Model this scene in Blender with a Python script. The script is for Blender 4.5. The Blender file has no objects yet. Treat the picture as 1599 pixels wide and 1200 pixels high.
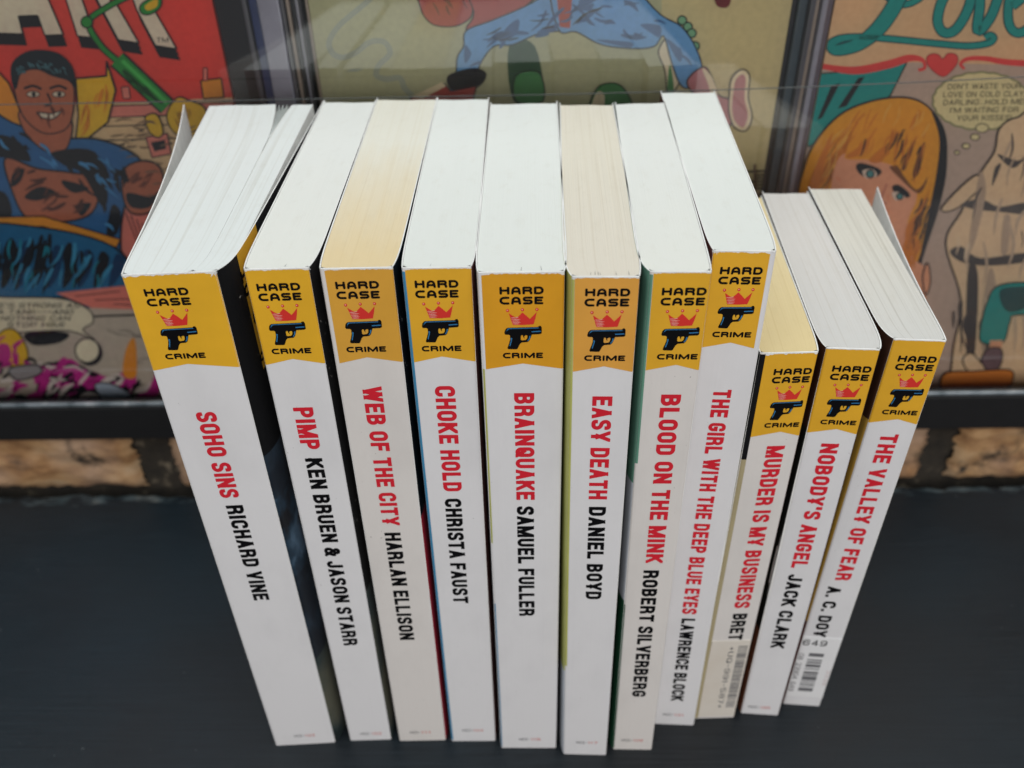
import bpy, bmesh, math, random
import numpy as np
from mathutils import Matrix, Vector
from mathutils import noise as mnoise
from mathutils.geometry import tessellate_polygon
random.seed(7)
SC = bpy.context.scene
COL = SC.collection
MM = 0.001                                   # everything below is measured in millimetres

# ---------------------------------------------------------------- camera
F_PX, PITCH, ROLL, CAM_H = 1300.55, 0.62333, -0.023449, 296.91
cr, sr, cp, sp = math.cos(ROLL), math.sin(ROLL), math.cos(PITCH), math.sin(PITCH)
FW = Vector((0, cp, -sp)); UP0 = Vector((0, sp, cp)); RT0 = Vector((1, 0, 0))
RT = RT0 * cr + UP0 * sr
UP = RT0 * -sr + UP0 * cr
cam_data = bpy.data.cameras.new('camera')
cam = bpy.data.objects.new('camera', cam_data); COL.objects.link(cam)
cam_data.sensor_fit = 'HORIZONTAL'; cam_data.sensor_width = 36.0
cam_data.lens = F_PX / 1599 * 36
cam_data.clip_start = 0.01; cam_data.clip_end = 50
M = Matrix((RT, UP, -FW)).transposed().to_4x4()
M.translation = Vector((0, 0, CAM_H * MM))
cam.matrix_world = M
cam_data.dof.use_dof = True
cam_data.dof.focus_distance = 0.222
cam_data.dof.aperture_fstop = 11.5
SC.camera = cam

# ---------------------------------------------------------------- light
world = bpy.data.worlds.new('World'); SC.world = world; world.use_nodes = True
bg = world.node_tree.nodes['Background']
bg.inputs[0].default_value = (0.93, 0.97, 1.0, 1); bg.inputs[1].default_value = 0.13

def area(name, loc, target, sx, sy, power, col):
    l = bpy.data.lights.new(name, 'AREA'); l.shape = 'RECTANGLE'; l.size = sx; l.size_y = sy
    l.energy = power; l.color = col
    o = bpy.data.objects.new(name, l); COL.objects.link(o); o.location = loc
    o.rotation_euler = (Vector(target) - Vector(loc)).to_track_quat('-Z', 'Y').to_euler()
    return o
area('ceiling_light', (0.0, -0.2, 2.0), (0.0, 0.22, 0), 3.4, 2.6, 49.0, (0.965, 1.0, 1.0))
area('front_fill', (0.45, -1.5, 0.52), (0.1, 0.3, 0.1), 2.2, 1.1, 14.0, (1.0, 0.94, 0.905))  # added fill from behind the camera to brighten the spines

SC.view_settings.view_transform = 'Standard'; SC.view_settings.look = 'None'
SC.view_settings.exposure = 0.12; SC.view_settings.gamma = 1.0
SC.view_settings.use_curve_mapping = False
SC.render.engine = 'CYCLES'
SC.cycles.use_denoising = True
SC.cycles.transparent_max_bounces = 16

# ---------------------------------------------------------------- materials
def lin(c):
    c = c / 255.0
    return c / 12.92 if c <= 0.04045 else ((c + 0.055) / 1.055) ** 2.4
def rgb(r, g, b, k=1.0):
    c = [lin(v) / k for v in (r, g, b)]; f = min(1.0, 0.86 / max(c))      # keep the hue when the ink would be too bright
    return tuple(v * f for v in c) + (1,)

_mats = {}
class NT:
    def __init__(s, name):
        s.m = bpy.data.materials.new(name); s.m.use_nodes = True
        s.t = s.m.node_tree; s.p = s.t.nodes['Principled BSDF']; s.out = s.t.nodes['Material Output']
    def n(s, typ, **kw):
        nd = s.t.nodes.new(typ)
        for k, v in kw.items():
            if k.startswith('i_'):
                key = k[2:]; key = int(key) if key.isdigit() else key.replace('_', ' ')
                nd.inputs[key].default_value = v
            else: setattr(nd, k, v)
        return nd
    def l(s, a, b): s.t.links.new(a, b)
    def coords(s, kind='Object'): return s.n('ShaderNodeTexCoord').outputs[kind]
    def mapping(s, src, scale):
        mp = s.n('ShaderNodeMapping'); mp.inputs['Scale'].default_value = scale; s.l(src, mp.inputs['Vector']); return mp.outputs[0]
    def noise(s, src, scale=(1, 1, 1), sc=1.0, detail=4, rough=0.55):
        nz = s.n('ShaderNodeTexNoise', i_Scale=sc, i_Detail=detail, i_Roughness=rough)
        s.l(s.mapping(src, scale), nz.inputs['Vector']); return nz.outputs[0]
    def ramp(s, src, stops):
        r = s.n('ShaderNodeValToRGB'); e = r.color_ramp.elements
        while len(e) < len(stops): e.new(0.5)
        for q, (pos, c) in zip(e, stops):
            q.position = pos; q.color = c if len(c) == 4 else tuple(c) + (1,)
        s.l(src, r.inputs[0]); return r.outputs[0]
    def mix(s, fac, a, b, mode='MIX'):
        m = s.n('ShaderNodeMix', data_type='RGBA', blend_type=mode)
        for inp, v in ((m.inputs[0], fac), (m.inputs[6], a), (m.inputs[7], b)):
            if hasattr(v, 'links'): s.l(v, inp)
            else: inp.default_value = v
        return m.outputs[2]
    def bump(s, src, strength, dist):
        b = s.n('ShaderNodeBump', i_Strength=strength, i_Distance=dist); s.l(src, b.inputs['Height']); s.l(b.outputs[0], s.p.inputs['Normal'])

def print_mat(name, col, rough=0.45, var=0.06, spec=0.35, sc=90):
    """printed card: even ink with faint mottling and the slight waviness of card"""
    if name in _mats: return _mats[name]
    q = NT(name); co = q.coords()
    nz = q.noise(co, sc=sc, detail=5)
    lo = tuple(v * (1 - var) for v in col[:3]) + (1,); hi = tuple(min(v * (1 + var), .88) for v in col[:3]) + (1,)
    q.l(q.ramp(nz, [(0.3, lo), (0.7, hi)]), q.p.inputs['Base Color'])
    q.p.inputs['Roughness'].default_value = rough; q.p.inputs['Specular IOR Level'].default_value = spec
    q.bump(q.noise(co, sc=160, detail=3), 0.10, 0.0006)
    _mats[name] = q.m; return q.m

def scuffed_mat(name, col, fleck=(0.45, 0.43, 0.40, 1), amount=0.655):
    """dark laminated cover with rubbed-off flecks"""
    if name in _mats: return _mats[name]
    q = NT(name); co = q.coords()
    n1 = q.noise(co, sc=700, detail=3); n2 = q.noise(co, sc=60, detail=2)
    mul = q.n('ShaderNodeMath', operation='MULTIPLY'); q.l(n1, mul.inputs[0]); q.l(n2, mul.inputs[1])
    f = q.ramp(mul.outputs[0], [(amount * 0.62, (0, 0, 0)), (amount * 0.70, (1, 1, 1))])
    q.l(q.mix(f, col, fleck), q.p.inputs['Base Color'])
    q.p.inputs['Roughness'].default_value = 0.42; q.p.inputs['Specular IOR Level'].default_value = 0.16
    q.bump(q.noise(co, sc=120, detail=3), 0.12, 0.0006)
    _mats[name] = q.m; return q.m

def picture_mat(name, stops, sc=45):
    """a patch of painted cover picture"""
    if name in _mats: return _mats[name]
    q = NT(name); co = q.coords()
    q.l(q.ramp(q.noise(co, scale=(1, 1, 0.6), sc=sc, detail=5), stops), q.p.inputs['Base Color'])
    q.p.inputs['Roughness'].default_value = 0.35
    _mats[name] = q.m; return q.m

def pages_mat(name, col, aged, line=0.10, coarse=0.0, age_pos=(0.0, 0.6)):
    """edge of a page block: hair-fine page lines along u, ageing from the spine along v (real toned paper)"""
    if name in _mats: return _mats[name]
    q = NT(name); uv = q.coords('UV')
    sep = q.n('ShaderNodeSeparateXYZ'); q.l(uv, sep.inputs[0])
    stain = q.noise(uv, scale=(3, 4, 1), sc=1.5, detail=3)
    ad = q.n('ShaderNodeMath', operation='MULTIPLY_ADD', i_1=0.22); q.l(stain, ad.inputs[0]); q.l(sep.outputs[1], ad.inputs[2])
    base = q.ramp(ad.outputs[0], [(age_pos[0] + 0.1, aged), (age_pos[1] + 0.1, col)])
    fine = q.noise(uv, scale=(210, 1.4, 1), sc=1.0, detail=3, rough=0.6)
    k = 1 - line
    base = q.mix(1.0, base, q.ramp(fine, [(0.28, (k, k, k)), (0.55, (1, 1, 1))]), 'MULTIPLY')
    if coarse:
        cs = q.noise(uv, scale=(26, 0.7, 1), sc=1.0, detail=2)
        k = 1 - coarse
        base = q.mix(1.0, base, q.ramp(cs, [(0.34, (k, k * .985, k * .96)), (0.47, (1, 1, 1))]), 'MULTIPLY')
    blot = q.noise(uv, scale=(5, 16, 1), sc=1.0, detail=5, rough=0.65)
    base = q.mix(1.0, base, q.ramp(blot, [(0.24, (0.955, 0.945, 0.93)), (0.46, (1, 1, 1))]), 'MULTIPLY')
    q.l(base, q.p.inputs['Base Color'])
    q.p.inputs['Roughness'].default_value = 0.85; q.p.inputs['Specular IOR Level'].default_value = 0.15
    q.bump(fine, 0.25, 0.00025)
    _mats[name] = q.m; return q.m

def plain(name, col, rough=0.6, spec=0.3, metal=0.0):
    if name in _mats: return _mats[name]
    q = NT(name); co = q.coords()
    nz = q.noise(co, sc=120, detail=4)
    lo = tuple(v * .9 for v in col[:3]) + (1,); hi = tuple(min(1, v * 1.08) for v in col[:3]) + (1,)
    q.l(q.ramp(nz, [(0.3, lo), (0.7, hi)]), q.p.inputs['Base Color'])
    q.p.inputs['Roughness'].default_value = rough; q.p.inputs['Specular IOR Level'].default_value = spec
    q.p.inputs['Metallic'].default_value = metal
    _mats[name] = q.m; return q.m

def clear_sheet(name, refl=1.0, tint=(1, 1, 1, 1), rough=0.03):
    """thin clear plastic sheet: lets light through, reflects by Fresnel"""
    if name in _mats: return _mats[name]
    q = NT(name); q.t.nodes.remove(q.p)
    tr = q.n('ShaderNodeBsdfTransparent'); tr.inputs[0].default_value = tint
    gl = q.n('ShaderNodeBsdfGlossy'); gl.inputs['Roughness'].default_value = rough
    fr = q.n('ShaderNodeFresnel', i_IOR=1.5)
    mu = q.n('ShaderNodeMath', operation='MULTIPLY', i_1=refl); q.l(fr.outputs[0], mu.inputs[0])
    mx = q.n('ShaderNodeMixShader'); q.l(mu.outputs[0], mx.inputs[0]); q.l(tr.outputs[0], mx.inputs[1]); q.l(gl.outputs[0], mx.inputs[2])
    q.l(mx.outputs[0], q.out.inputs[0])
    _mats[name] = q.m; return q.m

# ---------------------------------------------------------------- mesh helpers
class MB:
    """collects faces in millimetres, builds ONE mesh object"""
    def __init__(s): s.v = []; s.f = []; s.mi = []; s.mats = []; s.uv = {}; s.smooth = set()
    def mat(s, m):
        if m not in s.mats: s.mats.append(m)
        return s.mats.index(m)
    def face(s, pts, m, uv=None, smooth=False):
        i = len(s.v); s.v += [tuple(p) for p in pts]; s.f.append(tuple(range(i, i + len(pts)))); s.mi.append(s.mat(m))
        if uv: s.uv[len(s.f) - 1] = uv
        if smooth: s.smooth.add(len(s.f) - 1)
    def grid(s, rows, mfun, uvfun=None, smooth=True):
        """rows: list of lists of points (shared vertices)"""
        base = len(s.v); nc = len(rows[0])
        for r in rows: s.v += [tuple(p) for p in r]
        for j in range(len(rows) - 1):
            for i in range(nc - 1):
                s.f.append((base + j * nc + i, base + j * nc + i + 1, base + (j + 1) * nc + i + 1, base + (j + 1) * nc + i))
                s.mi.append(s.mat(mfun(i, j) if callable(mfun) else mfun))
                if uvfun: s.uv[len(s.f) - 1] = [uvfun(a, b) for a, b in ((i, j), (i + 1, j), (i + 1, j + 1), (i, j + 1))]
                if smooth: s.smooth.add(len(s.f) - 1)
    def box(s, x0, y0, z0, x1, y1, z1, m):
        p = [(x, y, z) for z in (z0, z1) for y in (y0, y1) for x in (x0, x1)]
        for q in ((0, 1, 3, 2), (4, 5, 7, 6), (0, 1, 5, 4), (2, 3, 7, 6), (0, 2, 6, 4), (1, 3, 7, 5)):
            s.face([p[k] for k in q], m)
    def poly(s, loops, to3d, m):
        """filled 2D polygon (first loop outer, others holes) placed with to3d"""
        loops = [[Vector((a, b, 0)) for a, b in lp] for lp in loops]
        tris = tessellate_polygon(loops)
        flat = [p for lp in loops for p in lp]
        i = len(s.v); s.v += [tuple(to3d(p.x, p.y)) for p in flat]
        mi = s.mat(m)
        for t in tris: s.f.append(tuple(i + k for k in t)); s.mi.append(mi)
    def build(s, name, parent=None, loc=(0, 0, 0), bevel=0, fix=False):
        me = bpy.data.meshes.new(name)
        me.from_pydata([(a * MM, b * MM, c * MM) for a, b, c in s.v], [], s.f)
        for m in s.mats: me.materials.append(m)
        me.polygons.foreach_set('material_index', s.mi)
        if s.uv:
            ul = me.uv_layers.new(name='UVMap')
            for p in me.polygons:
                if p.index in s.uv:
                    for li, c in zip(p.loop_indices, s.uv[p.index]): ul.data[li].uv = c
        for k in s.smooth: me.polygons[k].use_smooth = True
        if bevel or fix:
            b = bmesh.new(); b.from_mesh(me); bmesh.ops.remove_doubles(b, verts=b.verts, dist=1e-6)
            bmesh.ops.recalc_face_normals(b, faces=b.faces)
            b.to_mesh(me); b.free()
        me.validate(); me.update()
        o = bpy.data.objects.new(name, me); COL.objects.link(o)
        o.location = [c * MM for c in loc]
        if parent: o.parent = parent
        if bevel:
            md = o.modifiers.new('bevel', 'BEVEL'); md.width = bevel * MM; md.segments = 2; md.limit_method = 'ANGLE'
        return o

def thing(name, label, cat, loc=(0, 0, 0), rz=0, group=None):
    o = bpy.data.objects.new(name, None); COL.objects.link(o)
    o.empty_display_size = 0.02
    o.location = [c * MM for c in loc]; o.rotation_euler = (0, 0, rz)
    o['label'] = label; o['category'] = cat
    if group: o['group'] = group
    return o

# ---------------------------------------------------------------- lettering: skeletons grown into outlines
R = 1.0
SK = {
 'A': (1.0, [[(0, 0), (.5, 1)], [(1, 0), (.5, 1)], [(.34, .27), (.66, .27)]]),
 'B': (1.0, ['c', [(0, .53), (0, 1), (.95, 1, R), (.95, .53, R)], 'c', [(0, 0), (0, .53), (1, .53, R), (1, 0, R)]]),
 'C': (.98, [[(1, .80), (1, 1, R), (0, 1, R), (0, 0, R), (1, 0, R), (1, .20)]]),
 'D': (1.0, ['c', [(0, 0), (0, 1), (1, 1, R), (1, 0, R)]]),
 'E': (.86, [[(1, 1), (0, 1), (0, 0), (1, 0)], [(0, .52), (.86, .52)]]),
 'F': (.83, [[(1, 1), (0, 1), (0, 0)], [(0, .5), (.86, .5)]]),
 'G': (1.0, [[(1, .82), (1, 1, R), (0, 1, R), (0, 0, R), (1, 0, R), (1, .42), (.66, .42)]]),
 'H': (1.03, [[(0, 0), (0, 1)], [(1, 0), (1, 1)], [(0, .52), (1, .52)]]),
 'I': (0.0, [[(.5, 0), (.5, 1)]]),
 'J': (.8, [[(1, 1), (1, 0, R), (0, 0, R), (0, .2)]]),
 'K': (1.05, [[(0, 0), (0, 1)], [(1, 1), (.03, .36)], [(1, 0), (.38, .62)]]),
 'L': (.84, [[(0, 1), (0, 0), (1, 0)]]),
 'M': (1.52, [[(0, 0), (0, 1)], [(1, 0), (1, 1)], [(.04, 1), (.5, .05)], [(.96, 1), (.5, .05)]]),
 'N': (1.05, [[(0, 0), (0, 1)], [(1, 0), (1, 1)], [(.03, 1), (.97, 0)]]),
 'O': (1.0, ['c', [(0, 0, R), (0, 1, R), (1, 1, R), (1, 0, R)]]),
 'P': (.98, ['c', [(0, .44), (0, 1), (1, 1, R), (1, .44, R)], [(0, 0), (0, 1)]]),
 'Q': (1.0, ['c', [(0, 0, R), (0, 1, R), (1, 1, R), (1, 0, R)], [(.55, .3), (1.0, -.02)]]),
 'R': (1.02, ['c', [(0, .48), (0, 1), (.97, 1, R), (.97, .48, R)], [(0, 0), (0, 1)], [(.45, .48), (1, .48, R), (1, 0)]]),
 'S': (.98, [[(1, .86), (1, 1, R), (0, 1, R), (0, .56, R), (1, .44, R), (1, 0, R), (0, 0, R), (0, .14)]]),
 'T': (.92, [[(.5, 0), (.5, 1)], [(0, 1), (1, 1)]]),
 'U': (1.0, [[(0, 1), (0, 0, R), (1, 0, R), (1, 1)]]),
 'V': (1.0, [[(0, 1), (.5, 0)], [(1, 1), (.5, 0)]]),
 'W': (1.66, [[(0, 1), (.25, 0)], [(.5, 1), (.25, 0)], [(.5, 1), (.75, 0)], [(1, 1), (.75, 0)]]),
 'X': (1.0, [[(0, 1), (1, 0)], [(1, 1), (0, 0)]]),
 'Y': (1.0, [[(0, 1), (.5, .42)], [(1, 1), (.5, .42)], [(.5, 0), (.5, .45)]]),
 'Z': (.9, [[(0, 1), (1, 1)], [(1, 1), (0, 0)], [(0, 0), (1, 0)]]),
 '&': (1.1, [[(1, 0), (.12, .8, .6), (.2, 1, R), (.72, 1, R), (.72, .74, .6), (0, .38, .6), (0, 0, R), (.66, 0, .8), (1, .46)]]),
 "'": (0.0, [[(.5, 1), (.5, .8)]]), '.': (0.0, [[(.5, 0), (.5, .02)]]), ',': (0.0, [[(.5, .03), (.5, -.08)]]),
 '!': (0.0, [[(.5, 1), (.5, .34)], [(.5, 0), (.5, .02)]]), '-': (.6, [[(0, .48), (1, .48)]]),
 '+': (.7, [[(0, .48), (1, .48)], [(.5, .2), (.5, .76)]]), '*': (.6, [[(0, .6), (1, .9)], [(0, .9), (1, .6)]]),
 '0': (1.0, ['c', [(0, 0, R), (0, 1, R), (1, 1, R), (1, 0, R)]]), '1': (.3, [[(.6, 0), (.6, 1), (0, .8)]]),
 '2': (1.0, [[(0, .72), (0, 1, R), (1, 1, R), (1, .55, .7), (0, 0), (1, 0)]]),
 '3': (1.0, [[(0, .8), (0, 1, R), (1, 1, R), (1, .53, R), (.4, .53)], [(.4, .53), (1, .53, R), (1, 0, R), (0, 0, R), (0, .2)]]),
 '4': (1.0, [[(.75, 0), (.75, 1), (0, .28), (1, .28)]]),
 '5': (1.0, [[(.95, 1), (.05, 1), (0, .55), (1, .58, R), (1, 0, R), (0, 0, R), (0, .2)]]),
 '6': (1.0, ['c', [(0, 0, R), (0, .57, R), (1, .57, R), (1, 0, R)], [(0, .3), (0, 1, R), (1, 1, R), (1, .82)]]),
 '7': (.9, [[(0, 1), (1, 1), (.35, 0)]]),
 '8': (1.0, ['c', [(.04, .53, R), (.04, 1, R), (.96, 1, R), (.96, .53, R)], 'c', [(0, 0, R), (0, .53, R), (1, .53, R), (1, 0, R)]]),
 '9': (1.0, ['c', [(0, .43, R), (0, 1, R), (1, 1, R), (1, .43, R)], [(1, .6), (1, 0, R), (0, 0, R), (0, .18)]]),
}
SK_LOGO = {'C': (1.0, [[(1, 1), (0, 1, R), (0, 0, R), (1, 0)]]),
 'S': (1.0, [[(.97, 1), (0, 1, R), (0, .5, R), (1, .5, R), (1, 0, R), (.03, 0)]]),
 'A': (1.0, [[(0, 0), (.12, 1, R), (.88, 1, R), (1, 0)], [(.06, .33), (.94, .33)]])}

def rounded(pts, closed):
    """pts with optional corner radius -> polyline"""
    n = len(pts); out = []
    for i, p in enumerate(pts):
        if len(p) < 3 or p[2] <= 0 or (not closed and i in (0, n - 1)):
            out.append((p[0], p[1])); continue
        a = Vector(pts[i - 1][:2]); b = Vector(p[:2]); c = Vector(pts[(i + 1) % n][:2])
        la, lc = (a - b).length, (c - b).length
        def part(q, L): return 0.5 * L if (len(q) > 2 and q[2] > 0) else 0.92 * L
        d = min(part(pts[i - 1], la), part(pts[(i + 1) % n], lc), p[3]) * p[2]
        A = b + (a - b).normalized() * d; Cc = b + (c - b).normalized() * d
        for k in range(9):
            t = k / 8; ang = math.pi / 2 * t
            # quarter 'superellipse' between A and Cc
            wa, wc = 1 - math.sin(ang), 1 - math.cos(ang)
            q = b + (A - b) * wa + (Cc - b) * wc
            out.append((q.x, q.y))
    return out

_gl = {}
def glyph(ch, style):
    """outline loops of a glyph with cap height 1: style = (width, stroke, square caps?, arch A?)"""
    key = (ch, style)
    if key in _gl: return _gl[key]
    W, S, sq, arch = style
    wf, paths = SK_LOGO[ch] if (arch and ch in SK_LOGO) else SK[ch]
    w = S if wf == 0 else S + (W - S) * wf
    res = 46
    x0, x1, y0, y1 = -.12, w + .12, -.16, 1.12
    nx, ny = int((x1 - x0) * res) + 1, int((y1 - y0) * res) + 1
    X, Y = np.meshgrid(x0 + np.arange(nx) / res, y0 + np.arange(ny) / res)
    D = np.full(X.shape, 9.0); closed = False
    for pth in paths:
        if pth == 'c': closed = True; continue
        pts = [(S / 2 + p[0] * (w - S), S / 2 + p[1] * (1 - S)) + ((p[2], (w - S) * .5) if len(p) > 2 else ()) for p in pth]
        pl = rounded(pts, closed)
        segs = list(zip(pl, pl[1:] + pl[:1])) if closed else list(zip(pl[:-1], pl[1:]))
        for k, (a, b) in enumerate(segs):
            dx, dy = b[0] - a[0], b[1] - a[1]; L = math.hypot(dx, dy)
            if L < 1e-6: continue
            ux, uy = dx / L, dy / L
            e0 = e1 = 0.0
            if sq:
                ext = S * .5 if (abs(ux) < .02 or abs(uy) < .02) else S * 1.1
                short = L > .12
                if not closed and k == 0: e0 = ext
                elif short: e0 = S * .5 if ext < S else 0
                if not closed and k == len(segs) - 1: e1 = ext
                elif short: e1 = S * .5 if ext < S else 0
                # only real (unrounded) corners are squared off
                if (closed or k > 0) and short and len(pts[0]) >= 0:
                    if not any(abs(a[0] - q[0]) < 1e-6 and abs(a[1] - q[1]) < 1e-6 for q in pts): e0 = 0
                if (closed or k < len(segs) - 1) and short:
                    if not any(abs(b[0] - q[0]) < 1e-6 and abs(b[1] - q[1]) < 1e-6 for q in pts): e1 = 0
                t = (X - a[0]) * ux + (Y - a[1]) * uy; nn = np.abs((X - a[0]) * -uy + (Y - a[1]) * ux)
                D = np.minimum(D, np.maximum(np.maximum(-e0 - t, t - L - e1), nn - S / 2))
                for e, q in ((k > 0 or closed, a),):
                    if e: D = np.minimum(D, np.hypot(X - q[0], Y - q[1]) - S / 2)
            else:
                t = np.clip((X - a[0]) * ux + (Y - a[1]) * uy, 0, L)
                D = np.minimum(D, np.hypot(X - a[0] - t * ux, Y - a[1] - t * uy) - S / 2)
        closed = False
    if sq and ch not in ',':
        D = np.maximum(D, np.maximum(-Y, Y - 1)); D = np.maximum(D, np.maximum(-X - .02, X - w - .02))
    # contours by marching squares
    nxt = {}
    def ip(i0, j0, i1, j1):
        a, b = D[j0, i0], D[j1, i1]; t = a / (a - b)
        return (x0 + (i0 + (i1 - i0) * t) / res, y0 + (j0 + (j1 - j0) * t) / res)
    T = {1: [(3, 0)], 2: [(0, 1)], 3: [(3, 1)], 4: [(1, 2)], 5: [(3, 2), (1, 0)], 6: [(0, 2)], 7: [(3, 2)], 8: [(2, 3)], 9: [(2, 0)],
         10: [(2, 1), (0, 3)], 11: [(2, 1)], 12: [(1, 3)], 13: [(1, 0)], 14: [(0, 3)]}
    for j in range(ny - 1):
        for i in range(nx - 1):
            c = (D[j, i] < 0) | ((D[j, i + 1] < 0) << 1) | ((D[j + 1, i + 1] < 0) << 2) | ((D[j + 1, i] < 0) << 3)
            if c in (0, 15): continue
            ek = [('h', i, j), ('v', i + 1, j), ('h', i, j + 1), ('v', i, j)]
            for a, b in T[int(c)]: nxt[ek[a]] = ek[b]
    def pt(e):
        k, i, j = e
        return ip(i, j, i + 1, j) if k == 'h' else ip(i, j, i, j + 1)
    loops = []
    while nxt:
        s0 = next(iter(nxt)); e = s0; lp = []
        while e in nxt:
            lp.append(pt(e)); e = nxt.pop(e)
        # drop collinear points
        ch_ = True
        q = []
        for k in range(len(lp)):
            a, b, c = Vector(lp[k - 1]), Vector(lp[k]), Vector(lp[(k + 1) % len(lp)])
            if abs((b - a).x * (c - b).y - (b - a).y * (c - b).x) > 2e-6: q.append(lp[k])
        if len(q) > 3: loops.append(q)
    def area2(lp): return sum(lp[k - 1][0] * lp[k][1] - lp[k][0] * lp[k - 1][1] for k in range(len(lp)))
    loops.sort(key=lambda lp: -abs(area2(lp)))
    outer = []
    sg = None
    for lp in loops:
        s = area2(lp)
        if sg is None: sg = s
        if s * sg > 0: outer.append([lp])
        else:
            for o in outer:   # hole belongs to the outer loop holding it
                xs = [p[0] for p in o[0]]; ys = [p[1] for p in o[0]]
                if min(xs) < lp[0][0] < max(xs) and min(ys) < lp[0][1] < max(ys): o.append(lp); break
    _gl[key] = (w, outer); return _gl[key]

GOTHIC = (0.61, 0.215, True, False)
LOGO = (1.07, 0.285, False, True)
HAND = (0.80, 0.15, False, False)
THIN = (0.58, 0.11, False, False)

def text(mb, s, style, cap, length, to3d, m, gap=0.10, space=0.30, slant=0.0, center=False, height=None):
    """letters along +a with height +b of a local 2D frame; length (mm) fixes the run exactly"""
    items = []; x = 0.0
    for ch in s:
        if ch == ' ': x += space; continue
        w, loops = glyph(ch, style); items.append((x, loops)); x += w + gap
    tot = x - gap
    sx = (length / tot) if length else cap
    off = -tot * sx / 2 if center else 0
    for x, loops in items:
        for lp in loops:
            mb.poly([[(off + (x + a + b * slant) * sx, b * cap) for a, b in l] for l in lp], to3d, m)
    return tot * sx

def smooth_loop(pts, n=5):
    """Catmull-Rom through a closed loop"""
    out = []; N = len(pts)
    for i in range(N):
        p0, p1, p2, p3 = pts[i - 1], pts[i], pts[(i + 1) % N], pts[(i + 2) % N]
        for k in range(n):
            t = k / n
            out.append(tuple(.5 * (2 * p1[d] + (p2[d] - p0[d]) * t + (2 * p0[d] - 5 * p1[d] + 4 * p2[d] - p3[d]) * t * t + (3 * p1[d] - p0[d] - 3 * p2[d] + p3[d]) * t ** 3) for d in (0, 1)))
    return out
def circle(cx, cy, rx, ry=None, n=24): return [(cx + rx * math.cos(2 * math.pi * k / n), cy + (ry or rx) * math.sin(2 * math.pi * k / n)) for k in range(n)]
def stroke(pts, w, n=6):
    """open curve with width(s) -> polygon"""
    P = []; N = len(pts)
    for i in range(N - 1):
        p0, p1, p2, p3 = pts[max(i - 1, 0)], pts[i], pts[i + 1], pts[min(i + 2, N - 1)]
        for k in range(n):
            t = k / n
            P.append(tuple(.5 * (2 * p1[d] + (p2[d] - p0[d]) * t + (2 * p0[d] - 5 * p1[d] + 4 * p2[d] - p3[d]) * t * t + (3 * p1[d] - p0[d] - 3 * p2[d] + p3[d]) * t ** 3) for d in (0, 1)))
    P.append(tuple(pts[-1][:2]))
    L = []; Rr = []
    for i, p in enumerate(P):
        a = P[max(i - 1, 0)]; b = P[min(i + 1, len(P) - 1)]
        dx, dy = b[0] - a[0], b[1] - a[1]; l = math.hypot(dx, dy) or 1
        ww = w(i / (len(P) - 1)) if callable(w) else w
        L.append((p[0] - dy / l * ww / 2, p[1] + dx / l * ww / 2)); Rr.append((p[0] + dy / l * ww / 2, p[1] - dx / l * ww / 2))
    quads = [[L[i], L[i + 1], Rr[i + 1], Rr[i]] for i in range(len(P) - 1)]
    return quads

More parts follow.
